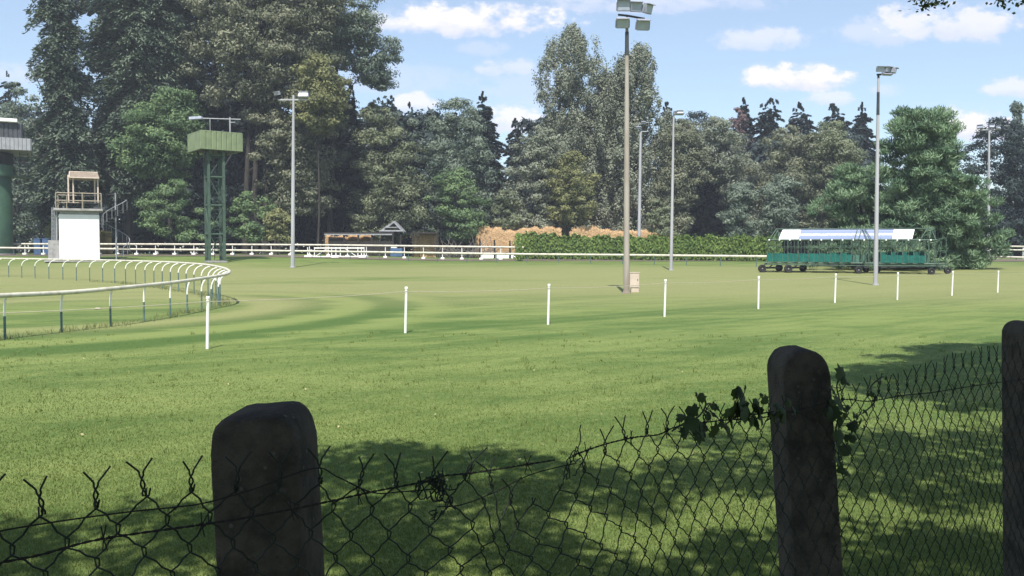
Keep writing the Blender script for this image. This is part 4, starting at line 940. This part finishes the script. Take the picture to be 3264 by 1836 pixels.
tree('tree', 'small grey-green tree behind the hedge at the right rim of the hollow', 'round', 115, [(455, 1850, 1880), (490, 1822, 1905), (550, 1815, 1910), (597, 1825, 1900)], 'grey', 100, .95, .33, 75, seed=64)
tree('bush', 'olive bush behind the hedge between the two masts', 'round', 112, [(505, 1640, 1660), (530, 1625, 1690), (575, 1620, 1700), (597, 1640, 1690)], 'olive', 50, .8, .32, 70, seed=65, tw=.12, cat='bush')
# pines behind the gate and dark trees at the right edge
tree('pine_tree', 'big soft-needled pine behind the right part of the starting gate', 'pine', 69.5, [(278, 2262, 2276), (292, 2232, 2390), (330, 2218, 2402), (380, 2210, 2405), (430, 2205, 2425), (480, 2200, 2455), (530, 2195, 2480), (580, 2210, 2490), (630, 2235, 2485), (664, 2250, 2470), (681, 2260, 2460)], 'pine', 800, .68, .28, 90, trunk=2340, seed=71, tw=.35, limbs=30)
tree('pine_tree', 'smaller pale pine rising at the left of the big pine', 'pine', 73, [(415, 2115, 2140), (440, 2092, 2190), (490, 2065, 2235), (540, 2050, 2250), (600, 2055, 2270), (655, 2080, 2270), (676, 2090, 2260)], 'pine', 260, .62, .26, 90, seed=72, tw=.22, limbs=16)
tree('pine_tree', 'narrow pine leader standing up behind the right shoulder of the big pine', 'pine', 74, [(282, 2376, 2384), (310, 2365, 2398), (360, 2352, 2410), (440, 2340, 2420), (560, 2330, 2430)], 'pine', 120, .55, .26, 80, seed=73, tw=.2, limbs=8)
tree('bush', 'low pale pine sapling at the right end of the starting gate', 'pine', 74, [(585, 2442, 2452), (610, 2425, 2472), (650, 2415, 2480), (672, 2420, 2475)], 'pine', 60, .42, .22, 70, seed=74, tw=.07, limbs=6, cat='sapling')
tree('bush', 'low spreading pine scrub on the grass behind the gate end', 'pine', 71, [(652, 2310, 2380), (664, 2290, 2420), (680, 2290, 2425)], 'pine', 40, .35, .2, 60, seed=75, tw=.05, limbs=3, cat='scrub')
tree('tree', 'broad dark pine at the right edge behind the thin T mast', 'round', 116, [(300, 2490, 2525), (325, 2462, 2600), (360, 2425, 2680), (430, 2405, 2720), (520, 2405, 2740), (618, 2465, 2720)], 'dark', 420, 1.2, .38, 75, seed=76)
tree('poplar_tree', 'dark column-shaped poplar at the right edge', 'upright', 121, [(252, 2548, 2560), (275, 2538, 2572), (330, 2532, 2580), (430, 2528, 2585), (600, 2525, 2590)], 'grey', 110, .9, .36, 65, seed=77)

# overhanging tree behind the camera: casts the dappled shade
def overhang():
    rg = np.random.default_rng(5); sx, sy = math.sin(SUN_A) * COT, math.cos(SUN_A) * COT
    C = []
    def noise2(x, y): return .5 + .25 * math.sin(x * 1.7 + 1.3 * math.sin(y * 1.1 + .5)) + .25 * math.sin(y * 2.3 + 1.2 * math.sin(x * .9)) + .12 * math.sin(x * 4.1 + y * 3.3)
    def put(x, y, r, hmin=5., hmax=9.):
        h = rg.uniform(hmin, hmax); C.append((x - sx * h, y - sy * h, h, r))
    gxs = np.arange(-5.5, 9, .42)
    for x in gxs:
        for y in np.arange(-4, 8.6, .42):
            xj, yj = x + rg.uniform(-.2, .2), y + rg.uniform(-.2, .2)
            edge = np.interp(xj, [-6, -3.3, -2.6, -2.2, -1.9, -1.3, -.7, .0, .6, 1.3, 2.2, 3., 4., 6., 9], [5.2, 5.4, 6.6, 7.3, 7.4, 8.0, 8.2, 8.0, 7.8, 8.2, 8.3, 8.4, 8.6, 8.9, 9])
            if yj > edge: continue
            fill = np.interp(yj, [3.0, 4.2, 5.2, 9], [1.2, .98, .58, .55]) + np.interp(xj, [-3, -1, 1.5, 3], [-.44, -.10, .04, .30])
            if noise2(xj * .48, yj * 1.45) * .9 < fill: put(xj, yj, rg.uniform(.32, .48))
    for x in np.arange(3.9, 11.5, .34):
        for y in np.arange(9.9, 16.8, .34):
            xm = np.interp(y, [10.2, 10.8, 11.3, 12.2, 13.3, 14.2, 15.3, 16.4], [4.9, 4.6, 4.4, 4.2, 5.2, 6.1, 6.8, 7.5])
            if x > xm + .25 * math.sin(y * 5): put(x + rg.uniform(-.12, .12), y + rg.uniform(-.12, .12), rg.uniform(.26, .42), 8.0, 10.0)
    for k in range(520):  # unseen extra clumps added behind the camera to block sky light
        h = rg.uniform(6.5, 12); C.append((rg.uniform(-9, 12), rg.uniform(-5, 3.4) - COT * h, h, rg.uniform(.5, .8)))
    for k in range(380):  # unseen dense layer added to keep sun off the fence posts
        h = rg.uniform(5.2, 8.5); C.append((rg.uniform(-3.5, 5.5), rg.uniform(.6, 4.2) - COT * h, h, rg.uniform(.38, .55)))
    C = np.array(C); t = thing('overhanging_tree', (3.0, -6.0, 0), 'tree overhead whose hanging leaf tips show along the top right of the frame', 'tree')
    m = 110; n = len(C); d = unit(rg.normal(size=(n, m, 3))); P = C[:, None, :3] + d * (rg.random((n, m)) ** .5)[..., None] * C[:, None, 3:4]
    P = P.reshape(-1, 3)
    tw = []
    for (px, py, Y, r, k) in ((2965, -8, 6.2, .08, 110), (2950, 20, 6.2, .03, 22), (2985, 8, 6.2, .05, 40), (3240, -16, 6.4, .1, 110), (3202, 2, 6.4, .03, 22), (3262, 2, 6.4, .03, 16)):
        c = at(px, py, Y); tw.append(np.array(c)[None] + rg.normal(size=(k, 3)) * r * np.array([.7, 1, .5]))
    nl = len(P); TW = np.concatenate(tw); P = np.concatenate([P, TW]); N_ = len(P)
    sz = np.concatenate([np.full(nl, .13), np.full(len(TW), .028)])
    Nn = unit(rg.normal(size=(N_, 3)) + np.array([0, 0, .8])); Vq, Fq = leafquads(P, Nn, sz * rg.uniform(.8, 1.3, N_), sz * .75, rg)
    qmesh('crown', Vq, Fq, LM['hang'], t, rg.random(N_))
    b = MB(); base = Vector((3.0, -6.0, 0)); top = Vector((2.4, -4.6, 6.0))
    b.tube([base - Vector((0, 0, .2)), base + Vector((0, .1, .4)), base.lerp(top, .5), top], [.6, .48, .4, .3], 14); 
    for i in rg.choice(n, 60, replace=False):
        e = Vector(C[i][:3]); s0 = base.lerp(top, rg.uniform(.6, 1)); md = s0.lerp(e, .5) + Vector((0, 0, .9)); b.tube([s0, md, e], [.13, .07, .012], 7)
    for px, py, Y in ((2960, -10, 6.2), (3240, -20, 6.4)):
        e = at(px, py, Y); b.tube([Vector((3.2, 1.5, 6.6)), Vector((2.9, 4.6, 6.1)), e + Vector((.05, -.1, .9)), e], [.06, .03, .012, .004], 6)
    b.build('trunk', M['bark'], t, True)
overhang()

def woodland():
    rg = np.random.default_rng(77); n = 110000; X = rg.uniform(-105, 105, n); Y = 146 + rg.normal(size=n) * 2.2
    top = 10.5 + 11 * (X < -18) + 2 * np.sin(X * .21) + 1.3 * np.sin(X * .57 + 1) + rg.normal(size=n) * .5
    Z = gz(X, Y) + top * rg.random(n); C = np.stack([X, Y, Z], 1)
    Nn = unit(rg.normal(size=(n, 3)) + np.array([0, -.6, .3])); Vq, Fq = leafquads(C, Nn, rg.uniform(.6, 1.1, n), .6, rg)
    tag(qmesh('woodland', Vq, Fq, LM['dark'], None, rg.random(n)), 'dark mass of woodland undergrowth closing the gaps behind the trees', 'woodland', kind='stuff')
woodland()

# ------------------------------------------------------------------ near fence
FD = Vector((.76, .648, 0)).normalized(); FN = Vector((FD.y, -FD.x, 0)); FO = Vector((-.32, 1.14, 0))
def fence_tz(px, py, off=.075):
    d = ray(px, py); o = Vector((0, 0, CH)); pl = FO + FN * off
    k = (pl - o).dot(FN) / d.dot(FN); p = o + d * k; q = p - pl; return q.dot(FD), p.z
def fpt(t_, z_, off=.075): return FO + FD * t_ + FN * off + Vector((0, 0, z_))
def fpx(x, y, off=.075): t_, z_ = fence_tz(x * K, y * K, off); return fpt(t_, z_, off)
def concrete_post(px0, px1, ptop, lean, shape, label, Yc, pxb):
    """outline of the front face as fractions, extruded back"""
    c0 = at(px0, ptop, Yc + (.125 if px0 > 1632 else 0)); c1 = at(px1, ptop, Yc + (0 if px0 > 1632 else .125)); c0.y = c1.y = Yc; c1.z = c0.z; c0.z = at(px0, ptop, Yc + .10).z; c1.z = c0.z; w = (c1 - c0).length; h = c0.z; cx = (c0.x + c1.x) / 2
    g = Vector((cx, Yc, 0)); t = thing('fence_post', g, label, 'fence post', 'concrete fence posts')
    out = []
    for u, dz in shape: out.append((u * w, h + dz * w))
    full = [(-w * .54, -.25), (-w * .52, h * .5)] + out + [(w * .52, h * .5), (w * .54, -.25)]
    rg = random.Random(px0); rows = []; dep = .13
    lay = ((-.5, .90), (-.49, .935), (-.46, .965), (-.41, .988), (-.34, 1.), (.34, 1.), (.41, .988), (.46, .965), (.49, .935), (.5, .9))
    vs = []; n = len(full)
    for dy, s in lay:
        for (x, z) in full:
            zz = z if z < .9 * h else (h * .9 + (z - h * .9) * (1 - (1 - s) * .5))
            xx = x * s + lean * (z - h) + rg.uniform(-.0008, .0008)
            vs.append(Vector((cx + xx, Yc + .06 + dy * dep, zz + rg.uniform(-.0008, .0008))))
    fs = []
    for l in range(len(lay) - 1):
        for i in range(n):
            j = (i + 1) % n; fs.append((l * n + i, l * n + j, l * n + n + j, l * n + n + i))
    fs.append(tuple(range(n - 1, -1, -1))); fs.append(tuple((len(lay) - 1) * n + i for i in range(n)))
    b = MB(); b.add(vs, fs); b.build('shaft', M['postcon'], t, True); return t, g, w
sh1 = [(-.5, -.6), (-.497, -.44), (-.488, -.31), (-.468, -.215), (-.435, -.14), (-.385, -.085), (-.32, -.05), (-.23, -.03), (-.11, -.018), (.03, -.008), (.155, -.001), (.24, 0), (.31, -.010), (.37, -.042), (.425, -.10), (.464, -.18), (.488, -.28), (.5, -.38), (.505, -.6)]
sh2 = [(-.5, -.75), (-.5, -.55), (-.49, -.42), (-.455, -.29), (-.39, -.18), (-.30, -.09), (-.19, -.035), (-.04, 0), (.12, .0), (.25, -.04), (.35, -.11), (.43, -.22), (.475, -.35), (.5, -.5), (.505, -.75)]
p1 = concrete_post(520 * K, 797 * K, 1012 * K, -.045, sh1, 'nearest round-topped concrete fence post, widest dark silhouette', 1.14, 0)
p2 = concrete_post(1922 * K, 2087 * K, 869 * K, -.075, sh2, 'dark concrete fence post with ivy around its neck', 1.94, 0)
p3 = concrete_post(2517 * K, 2640 * K, 806 * K, -.03, sh2, 'dark concrete fence post cut by the right edge', 2.62, 0)

def chain_link():
    rg = random.Random(21); w, h = .0525, .068; r = .00112; b = MB()
    t0, t1 = -1.302, 3.61; ncol = int((t1 - t0) / (w / 2)); nrow = 40
    def ztop(t): return float(np.interp(t, [-.6, -.3, -.02, .134, .268, .33, .42, .52, .579, .794, 1.25, 1.6, 2.3, 2.8], [1.460, 1.456, 1.440, 1.420, 1.408, 1.38, 1.372, 1.388, 1.404, 1.412, 1.395, 1.408, 1.432, 1.434]))
    def warp(t, z):
        zt = ztop(t); k = max(0., 1 - (zt - z) / .35)
        g = math.exp(-((t - .31) / .085) ** 2) * math.exp(-((z - 1.34) / .055) ** 2)
        t2 = t + (.31 - t) * .72 * g
        z2 = z - .012 * g
        shp = math.exp(-((t - .52) / .17) ** 2); t2 += shp * .22 * max(0, zt - z) * (1 if z > 1.0 else 1)
        z2 -= .028 * math.exp(-((t - .44) / .10) ** 2) * k
        t2 += .006 * math.sin(t * 11 + z * 17) * k + .004 * math.sin(z * 40 + t * 5); z2 += .005 * math.sin(t * 9 + 2 * z) + .003 * math.sin(t * 31)
        off = .075 + .006 * math.sin(t * 6 + z * 9) + .012 * g
        return t2, z2, off
    jit = {}
    def J(i, j):
        if (i, j) not in jit: jit[(i, j)] = (rg.gauss(0, .0016), rg.gauss(0, .0016))
        return jit[(i, j)]
    for c in range(ncol):
        pts = []; tc = t0 + c * w / 2
        zt = ztop(tc + w / 4)
        for j in range(nrow):
            # node (column index 2x, row j): wire alternates between its left and right limit
            right = (j + c) % 2 == 0
            col_i = c + (1 if right else 0); t = t0 + col_i * w / 2 + (.0019 if right else -.0019)
            z = ztop(t) - j * h / 2
            if z < .08: break
            dx, dz = J(col_i, j); dep = .0016 if right else -.0016
            for sgn in (1, -1):
                tt, z2, off = warp(t + dx, z + dz + sgn * .0042); pts.append((tt, z2, off + dep * sgn))
        # gentle bow between nodes
        q = [fpt(*p) for p in pts]; o = []
        for i, p in enumerate(q):
            o.append(p)
            if i % 2 == 1 and i < len(q) - 1 and pts[i][1] > .85:
                n_ = q[i + 1]; s = -1 if (i // 2 + c) % 2 == 0 else 1
                for f in (.33, .67): o.append(p.lerp(n_, f) + FD * (.0022 * s * (1 if f < .5 else -1)))
        b.tube(o, r, 5, cap=True)
    # twisted selvedge and barbs at the top: one per pair
    for c in range(0, ncol + 1):
        t = t0 + (c + 1) * w / 2
        if c % 2 != 0: continue
        zt = ztop(t)
        if .335 < t < .56 and rg.random() < .7: continue
        tt, z2, off = warp(t, zt); lean = rg.gauss(0, .08) + (.5 * rg.gauss(0, 1) if .2 < t < .62 else 0)
        up = (Vector((0, 0, 1)) + FD * lean).normalized(); base = fpt(tt, z2 - .004, off); tl = .026 * rg.uniform(.85, 1.15)
        for s in (-1, 1):
            pts = []
            for k in range(9):
                a = k / 8 * math.pi * 2.2 + (0 if s > 0 else math.pi); rr = .0022 * (1 if k else .5)
                pts.append(base + up * (tl * k / 8) + FD * (rr * math.cos(a)) + FN * (rr * math.sin(a)))
            sp_ = rg.uniform(.75, 1.1); ln = .021 * rg.uniform(.8, 1.15)
            pts.append(pts[-1] + up * .002 + FD * s * .001); pts.append(base + up * (tl + ln * .75) + FD * s * ln * sp_ * .75 + FN * rg.uniform(-.004, .004))
            b.tube(pts, r, 5)
    f = thing('chain_link_fence', (-.3, 1.1, 0), 'dark torn chain-link mesh strung along the concrete posts', 'fence')
    b.build('mesh', M['wire'], f, True)
    # loose snarled ends
    b = MB(); cpt = fpx(1100, 1240, .09)
    for k in range(16):
        a0 = rg.uniform(0, 6.28); p = cpt + FD * rg.gauss(0, .007) + Vector((0, 0, rg.gauss(0, .014))); pts = [p.copy()]
        ang = a0
        for i in range(9):
            ang += rg.gauss(.5, .9); p = p + (FD * math.cos(ang) * .006 + Vector((0, 0, math.sin(ang) * .008)) + FN * rg.gauss(0, .002)); pts.append(p.copy())
        b.tube(pts, .0011, 5)
    b.build('snarled_ends', M['wire'], f, True); b = MB(); cpt = fpx(1440, 1160, .085)
    for k in range(7):
        p = cpt + FD * rg.gauss(0, .012) + Vector((0, 0, rg.gauss(0, .012))); pts = [p.copy()]; ang = rg.uniform(0, 6.28)
        for i in range(7): ang += rg.gauss(.5, .8); p = p + FD * math.cos(ang) * .006 + Vector((0, 0, math.sin(ang) * .008)); pts.append(p.copy())
        b.tube(pts, .001, 5)
    b.build('snarled_ends', M['wire'], f, True)
    return f
chain_link()
def wire_thing(name, label, cat, pts, r, barbed=False, off=.083, seed=1):
    rg = random.Random(seed); P = smoothpath([fpx(x, y, off) for x, y in pts], 8); b = MB(); d = pathlen(P); L = d[-1]
    if not barbed: b.tube(P, r, 6)
    else:
        for ph in (0, math.pi):
            q = []; s = 0
            while s < L:
                p, dr = sample(P, s, d); a = s * 260 + ph; n1 = dr.cross(Vector((0, 0, 1))).normalized(); n2 = n1.cross(dr)
                q.append(p + n1 * math.cos(a) * r + n2 * math.sin(a) * r); s += .006
            b.tube(q, r * .9, 5)
        s = .03
        while s < L:
            p, dr = sample(P, s, d)
            for k in range(2):
                a = rg.uniform(0, 6.28); n1 = dr.cross(Vector((0, 0, 1))).normalized(); n2 = n1.cross(dr); e = (n1 * math.cos(a) * .5 + n2 * (1 if k else -1) + dr * rg.uniform(-.5, .5)).normalized()
                b.tube([p - e * .014, p, p + dr * .002 + e * .014], r * .8, 5)
            ring = [p + dr * (k * .0012 - .004) + (dr.cross(Vector((0, 0, 1))).normalized() * math.cos(k) + Vector((0, 0, 1)) * math.sin(k)) * r * 2.2 for k in range(10)]
            b.tube(ring, r * .8, 5); s += rg.uniform(.085, .12)
    return tag(b.build(name, M['barb'], None, True), label, cat)
wire_thing('barbed_wire', 'rusty barbed wire sagging across the mesh from the left edge to the ivy-clad post', 'wire', [(-140, 1446), (0, 1416), (100, 1396), (230, 1361), (360, 1340), (520, 1318), (660, 1295), (806, 1266), (937, 1237), (1086, 1208), (1109, 1198), (1200, 1188), (1328, 1168), (1396, 1157)], .00092, True, seed=2)
wire_thing('barbed_wire', 'barbed wire running past the ivy leaves to the right edge', 'wire', [(1440, 1146), (1520, 1118), (1598, 1100), (1657, 1093), (1708, 1072), (1821, 1057), (1926, 1049), (2030, 1025), (2122, 1005), (2187, 1009), (2274, 994), (2340, 988), (2440, 972), (2540, 958), (2640, 945)], .00092, True, seed=3)
wire_thing('straining_wire', 'smooth upper line wire threaded through the mesh left of the nearest post', 'wire', [(-140, 1370), (0, 1336), (165, 1309), (330, 1287), (440, 1276), (520, 1264), (640, 1230), (790, 1178), (850, 1200), (937, 1239), (1010, 1237), (1090, 1230)], .0009, seed=4)
wire_thing('straining_wire', 'loose line wire rising from the snarl towards the torn gap', 'wire', [(1100, 1275), (1160, 1270), (1240, 1240), (1330, 1196), (1400, 1176), (1450, 1165)], .0009, seed=5)

# ivy
def ivy(label, stem, leaves, seed, size=.034):
    rg = random.Random(seed); t = thing('ivy_vine', fpx(*stem[0], .1), label, 'ivy', 'ivy sprays on the fence')
    b = MB(); P = smoothpath([fpx(x, y, .095 + .004 * math.sin(i)) for i, (x, y) in enumerate(stem)], 6); b.tube(P, .0016, 6); b.build('stem', M['bark'], t, True)
    shape = [(0, -.5), (.28, -.55), (.52, -.22), (.36, .02), (.46, .3), (.16, .28), (0, .62), (-.16, .28), (-.46, .3), (-.36, .02), (-.52, -.22), (-.28, -.55)]
    leaves = leaves + [(x + rg.uniform(-16, 16), y + rg.uniform(-14, 14), s * rg.uniform(.5, .85)) for x, y, s in leaves]
    for x, y, s in leaves:
        c = fpx(x, y, .10 + rg.uniform(0, .02)); a = rg.uniform(0, 6.28); n = (FN + Vector((rg.gauss(0, .5), rg.gauss(0, .3), rg.gauss(.2, .45)))).normalized(); ux = n.orthogonal().normalized(); uy = n.cross(ux)
        ux, uy = ux * math.cos(a) + uy * math.sin(a), uy * math.cos(a) - ux * math.sin(a); vs = [c + n * .002]; sz = size * s
        for px, py in shape: vs.append(c + ux * px * sz + uy * py * sz - n * (px * px + py * py) * sz * .28)
        lo = qmesh('leaf', np.array([tuple(v) for v in vs]), np.array([(0, i + 1, (i + 1) % 12 + 1) for i in range(12)]), LM['ivy'], t, np.full(12, rg.random()))
        b = MB(); q = P[min(range(len(P)), key=lambda k: (P[k] - c).length)]; b.tube([q, q.lerp(c, .5) + Vector((0, 0, .004)), c + uy * -.45 * sz], .0008, 5); b.build('stalk', M['bark'], lo, True)
ivy('ivy spray on the mesh, reddish leaf cluster left of the ivy-clad post', [(1690, 1085), (1720, 1065), (1755, 1050), (1775, 1020), (1770, 995)], [(1768, 1003, .55), (1745, 1035, .8), (1715, 1050, .6), (1735, 1068, .9), (1765, 1075, 1.0), (1800, 1080, .9), (1782, 1045, .5), (1800, 1025, .45), (1760, 1100, .7), (1720, 1085, .55), (1835, 1085, .6)], 31)
ivy('ivy spray of larger leaves touching the left side of the ivy-clad post', [(1825, 1068), (1850, 1050), (1880, 1045), (1915, 1040), (1945, 1035)], [(1868, 1000, 1.05), (1850, 1030, .95), (1880, 1035, 1.1), (1905, 1020, .6), (1915, 1050, .9), (1840, 1058, .7), (1895, 1060, .7), (1925, 1005, .45), (1860, 985, .5)], 32, .042)
ivy('ivy leaves lying across the face of the ivy-clad post', [(1925, 1060), (1950, 1045), (1975, 1030), (2000, 1040)], [(1960, 1025, .9), (1975, 1045, 1.05), (1945, 1050, .7), (2000, 1035, .6), (1985, 1012, .5)], 33)
ivy('ivy spray climbing the mesh right of the ivy-clad post', [(2100, 1090), (2108, 1050), (2112, 1010), (2105, 970), (2118, 940)], [(2115, 936, 1.0), (2122, 955, .6), (2098, 985, .7), (2110, 1010, 1.0), (2100, 1040, 1.1), (2118, 1060, .9), (2150, 1075, .8), (2165, 1062, .6), (2128, 1030, .6), (2140, 1100, .7), (2112, 1095, .9), (2125, 1130, .8), (2108, 1160, .8), (2130, 1190, .7)], 34)
ivy('small ivy spray twisted into the mesh, farthest right', [(2170, 1040), (2200, 1010), (2190, 975), (2215, 950)], [(2190, 985, .5), (2205, 1000, .45), (2178, 1035, .5), (2215, 960, .4), (2150, 1045, .5)], 35)

# ------------------------------------------------------------------ grass blades, long grass, litter
def blades(name, X, Y, Hh, wid, mat, label, cat, rg, tint):
    n = len(X); g = gz(X, Y); a = rg.uniform(0, 2 * math.pi, n); dx, dy = np.cos(a), np.sin(a); ln = rg.normal(size=(n, 2)) * .45
    B0 = np.stack([X - dx * wid, Y - dy * wid, g], 1); B1 = np.stack([X + dx * wid, Y + dy * wid, g], 1)
    T = np.stack([X + ln[:, 0] * Hh, Y + ln[:, 1] * Hh, g + Hh], 1)
    V = np.stack([B0, B1, T], 1).reshape(-1, 3); o = qmesh(name, V, np.arange(3 * n).reshape(n, 3), mat, None, tint); return tag(o, label, cat, kind='stuff')
rg = np.random.default_rng(3); n = 620000
Yb = 3.2 + 15 * rg.random(n) ** 2.0; Yb = Yb[rg.random(n) > ((Yb - 6) / 15.).clip(0, 1) ** .7]; n = len(Yb); Xb = rg.uniform(-.62, .62, n) * Yb
patch = .5 + .3 * np.sin(Xb * 1.3 + np.sin(Yb * 1.1) * 1.5) * np.sin(Yb * 1.7 + Xb * .6) + rg.normal(size=n) * .22
blades('grass', Xb, Yb, rg.uniform(.010, .025, n) * np.interp(Yb, [6, 18], [1, .5]), .0016 + .0003 * Yb, LM['blade'], 'short grass blades of the near lawn', 'grass', rg, np.clip(patch, 0, 1))
n = 3400; s_ = rg.random(n) * dl[-1] * 0.62
pts = np.array([tuple(sample(LP, float(v), dl)[0] + Vector((-.2, -.1, 0))) for v in s_[:2500]])
idx = rg.integers(0, len(pts), n); cl = rg.random(n)
Xl = pts[idx, 0] + rg.normal(size=n) * .22; Yl = pts[idx, 1] + rg.normal(size=n) * .22
hl = rg.uniform(.04, .13, n) * (0.4 + .9 * (np.sin(Xl * 3.1) * np.sin(Yl * 1.3) > -.1))
blades('long_grass', Xl, Yl, hl, .008, LM['long'], 'unmown long grass along the feet of the hairpin rail posts', 'grass', rg, rg.random(n))
nt = 700; Yt = 5.5 + 14 * rg.random(nt) ** 1.3; Xt = rg.uniform(-.62, .62, nt) * Yt; k = 9
Xk = (Xt[:, None] + rg.normal(size=(nt, k)) * .035).ravel(); Yk = (Yt[:, None] + rg.normal(size=(nt, k)) * .035).ravel()
blades('grass_tufts', Xk, Yk, rg.uniform(.03, .075, nt * k), .0035 + .0002 * Yk, LM['blade'], 'taller tufts of grass dotted over the mown lawn', 'grass', rg, np.repeat(.35 + .65 * rg.random(nt), k))
n = 45; Yf = 5.5 + 9 * rg.random(n) ** 1.2; Xf = rg.uniform(-.5, .5, n) * Yf
C = np.stack([Xf, Yf, gz(Xf, Yf) + .03], 1); Vq, Fq = leafquads(C, unit(rg.normal(size=(n, 3)) * .5 + np.array([0, -.3, 1])), rg.uniform(.02, .045, n), .022, rg)
tag(qmesh('fallen_leaves', Vq, Fq, LM['litter'], None, rg.random(n)), 'pale dry leaves scattered on the near lawn', 'leaves', kind='stuff')

# ------------------------------------------------------------------ haze
HAZE = .0005
b = MB(); b.box((0, 90, 30), (420, 300, 64)); hz = b.build('haze', M['white'])
m = bpy.data.materials.new('haze_air'); m.use_nodes = True; t = NT(m.node_tree)
vol = t.n('ShaderNodeVolumePrincipled', {'Color': (.82, .88, 1., 1), 'Density': HAZE, 'Anisotropy': .0})
t.nt.links.new(vol, t.n('ShaderNodeOutputMaterial', out=None).inputs['Volume']) if False else None
on = t.nt.nodes.new('ShaderNodeOutputMaterial'); t.nt.links.new(vol, on.inputs['Volume'])
hz.data.materials.clear(); hz.data.materials.append(m); tag(hz, 'thin summer haze over the racecourse', 'haze', kind='stuff')

# ------------------------------------------------------------------ sky, sun, camera
w = bpy.data.worlds.new('World'); sc.world = w; w.use_nodes = True; t = NT(w.node_tree)
sky = t.n('ShaderNodeTexSky', sky_type='NISHITA', sun_disc=False, sun_elevation=SUN_E, sun_rotation=math.pi + SUN_A, air_density=1.0, dust_density=.6, ozone_density=2.0)
SKY = .125
skyc = t.mix(.22, t.n('ShaderNodeVectorMath', {0: sky, 'Scale': SKY}, operation='SCALE'), (.60, .70, .80))
dirv = t.n('ShaderNodeTexCoord', out=0); xyz = t.n('ShaderNodeSeparateXYZ', {0: dirv}, out=None)
yy = t.m('MAXIMUM', xyz.outputs[1], .02); U = t.m('DIVIDE', xyz.outputs[0], yy); Vv = t.m('DIVIDE', xyz.outputs[2], yy)
uv = t.n('ShaderNodeCombineXYZ', {0: U, 1: t.m('MULTIPLY', Vv, 1.6), 2: 0.})
nz = t.noise(uv, 42., 6, .6); nz2 = t.noise(uv, 13., 4, .55)
nd = t.m('ADD', t.m('SUBTRACT', nz, .5), t.m('MULTIPLY', t.m('SUBTRACT', nz2, .5), .8))
clouds = [(1180, 55, 190, 38, 1.), (1010, 62, 110, 28, .8), (1270, 48, 100, 34, .9), (2010, 200, 110, 32, 1.), (2085, 250, 70, 16, .6), (1920, 100, 95, 26, .6), (2420, 62, 170, 44, .8), (2230, 85, 110, 30, .45), (1640, 8, 200, 26, .5), (1285, 172, 75, 20, .55), (1210, 125, 50, 18, .3),
          (2550, 225, 75, 22, .7), (2440, 318, 95, 38, 1.), (1045, 262, 45, 22, .8), (1290, 305, 85, 34, .85), (2230, 230, 40, 14, .35), (20, 190, 70, 30, .4), (1800, 10, 130, 20, .35), (1000, 200, 160, 40, .25), (1320, 230, 80, 60, .25)]
acc = None; under = None
for cx, cy, a, c, s in clouds:
    d = ray(cx * K, cy * K); u0, v0 = d.x / d.y, d.z / d.y; au, av = a * 1.22 * K / FPX, c * 1.3 * K / FPX
    du = t.m('MULTIPLY', t.m('SUBTRACT', U, u0), 1 / au); dv = t.m('MULTIPLY', t.m('SUBTRACT', Vv, v0), 1 / av)
    dvb = t.m('MULTIPLY', t.m('MINIMUM', dv, 0.), 1.35); dvt = t.m('MAXIMUM', dv, 0.); dd = t.m('ADD', dvb, dvt)
    e = t.m('SUBTRACT', 1.0, t.m('ADD', t.m('MULTIPLY', du, du), t.m('MULTIPLY', dd, dd)))
    e = t.m('MULTIPLY', t.m('ADD', e, t.m('MULTIPLY', nd, 3.6)), 1.)
    dn = t.m('MULTIPLY', t.remap(e, -.4, .8), s)
    acc = dn if acc is None else t.m('MAXIMUM', acc, dn)
    lt_ = t.m('MULTIPLY', dn, t.remap(t.m('ADD', dv, t.m('MULTIPLY', nd, 1.2)), -.55, .25)); under = lt_ if under is None else t.m('MAXIMUM', under, lt_)
front = t.remap(xyz.outputs[1], .05, .2)
acc = t.m('MULTIPLY', acc, front, clamp=True)
cc_ = t.mix(under, (.62, .64, .78), (.80, .775, .785))
final = t.mix(acc, skyc, cc_)
t.n('ShaderNodeOutputWorld', {0: t.n('ShaderNodeBackground', {0: final, 1: 1.0})})

sd = bpy.data.lights.new('sun', 'SUN'); sd.energy = 5.0; sd.angle = R(.5); sd.color = (1, .955, .88)
so = bpy.data.objects.new('sun', sd); col.objects.link(so)
sdir = Vector((math.sin(SUN_A) * math.cos(SUN_E), math.cos(SUN_A) * math.cos(SUN_E), -math.sin(SUN_E)))
so.rotation_euler = sdir.to_track_quat('-Z', 'Y').to_euler(); so.location = (0, -20, 40)

cam = bpy.data.cameras.new('camera'); cam.sensor_width = 36; cam.lens = 36 * FPX / 3264; cam.clip_start = .05; cam.clip_end = 8000
co = bpy.data.objects.new('camera', cam); col.objects.link(co); co.location = (0, 0, CH); co.rotation_euler = (math.pi / 2 - PITCH, 0, 0); sc.camera = co
vs_ = sc.view_settings; vs_.view_transform = 'Standard'; vs_.look = 'None'; vs_.exposure = 0.5; vs_.gamma = 1
cy_ = sc.cycles; cy_.max_bounces = 5; cy_.diffuse_bounces = 3; cy_.glossy_bounces = 2; cy_.transmission_bounces = 3; cy_.transparent_max_bounces = 4; cy_.volume_bounces = 0
cy_.use_denoising = True
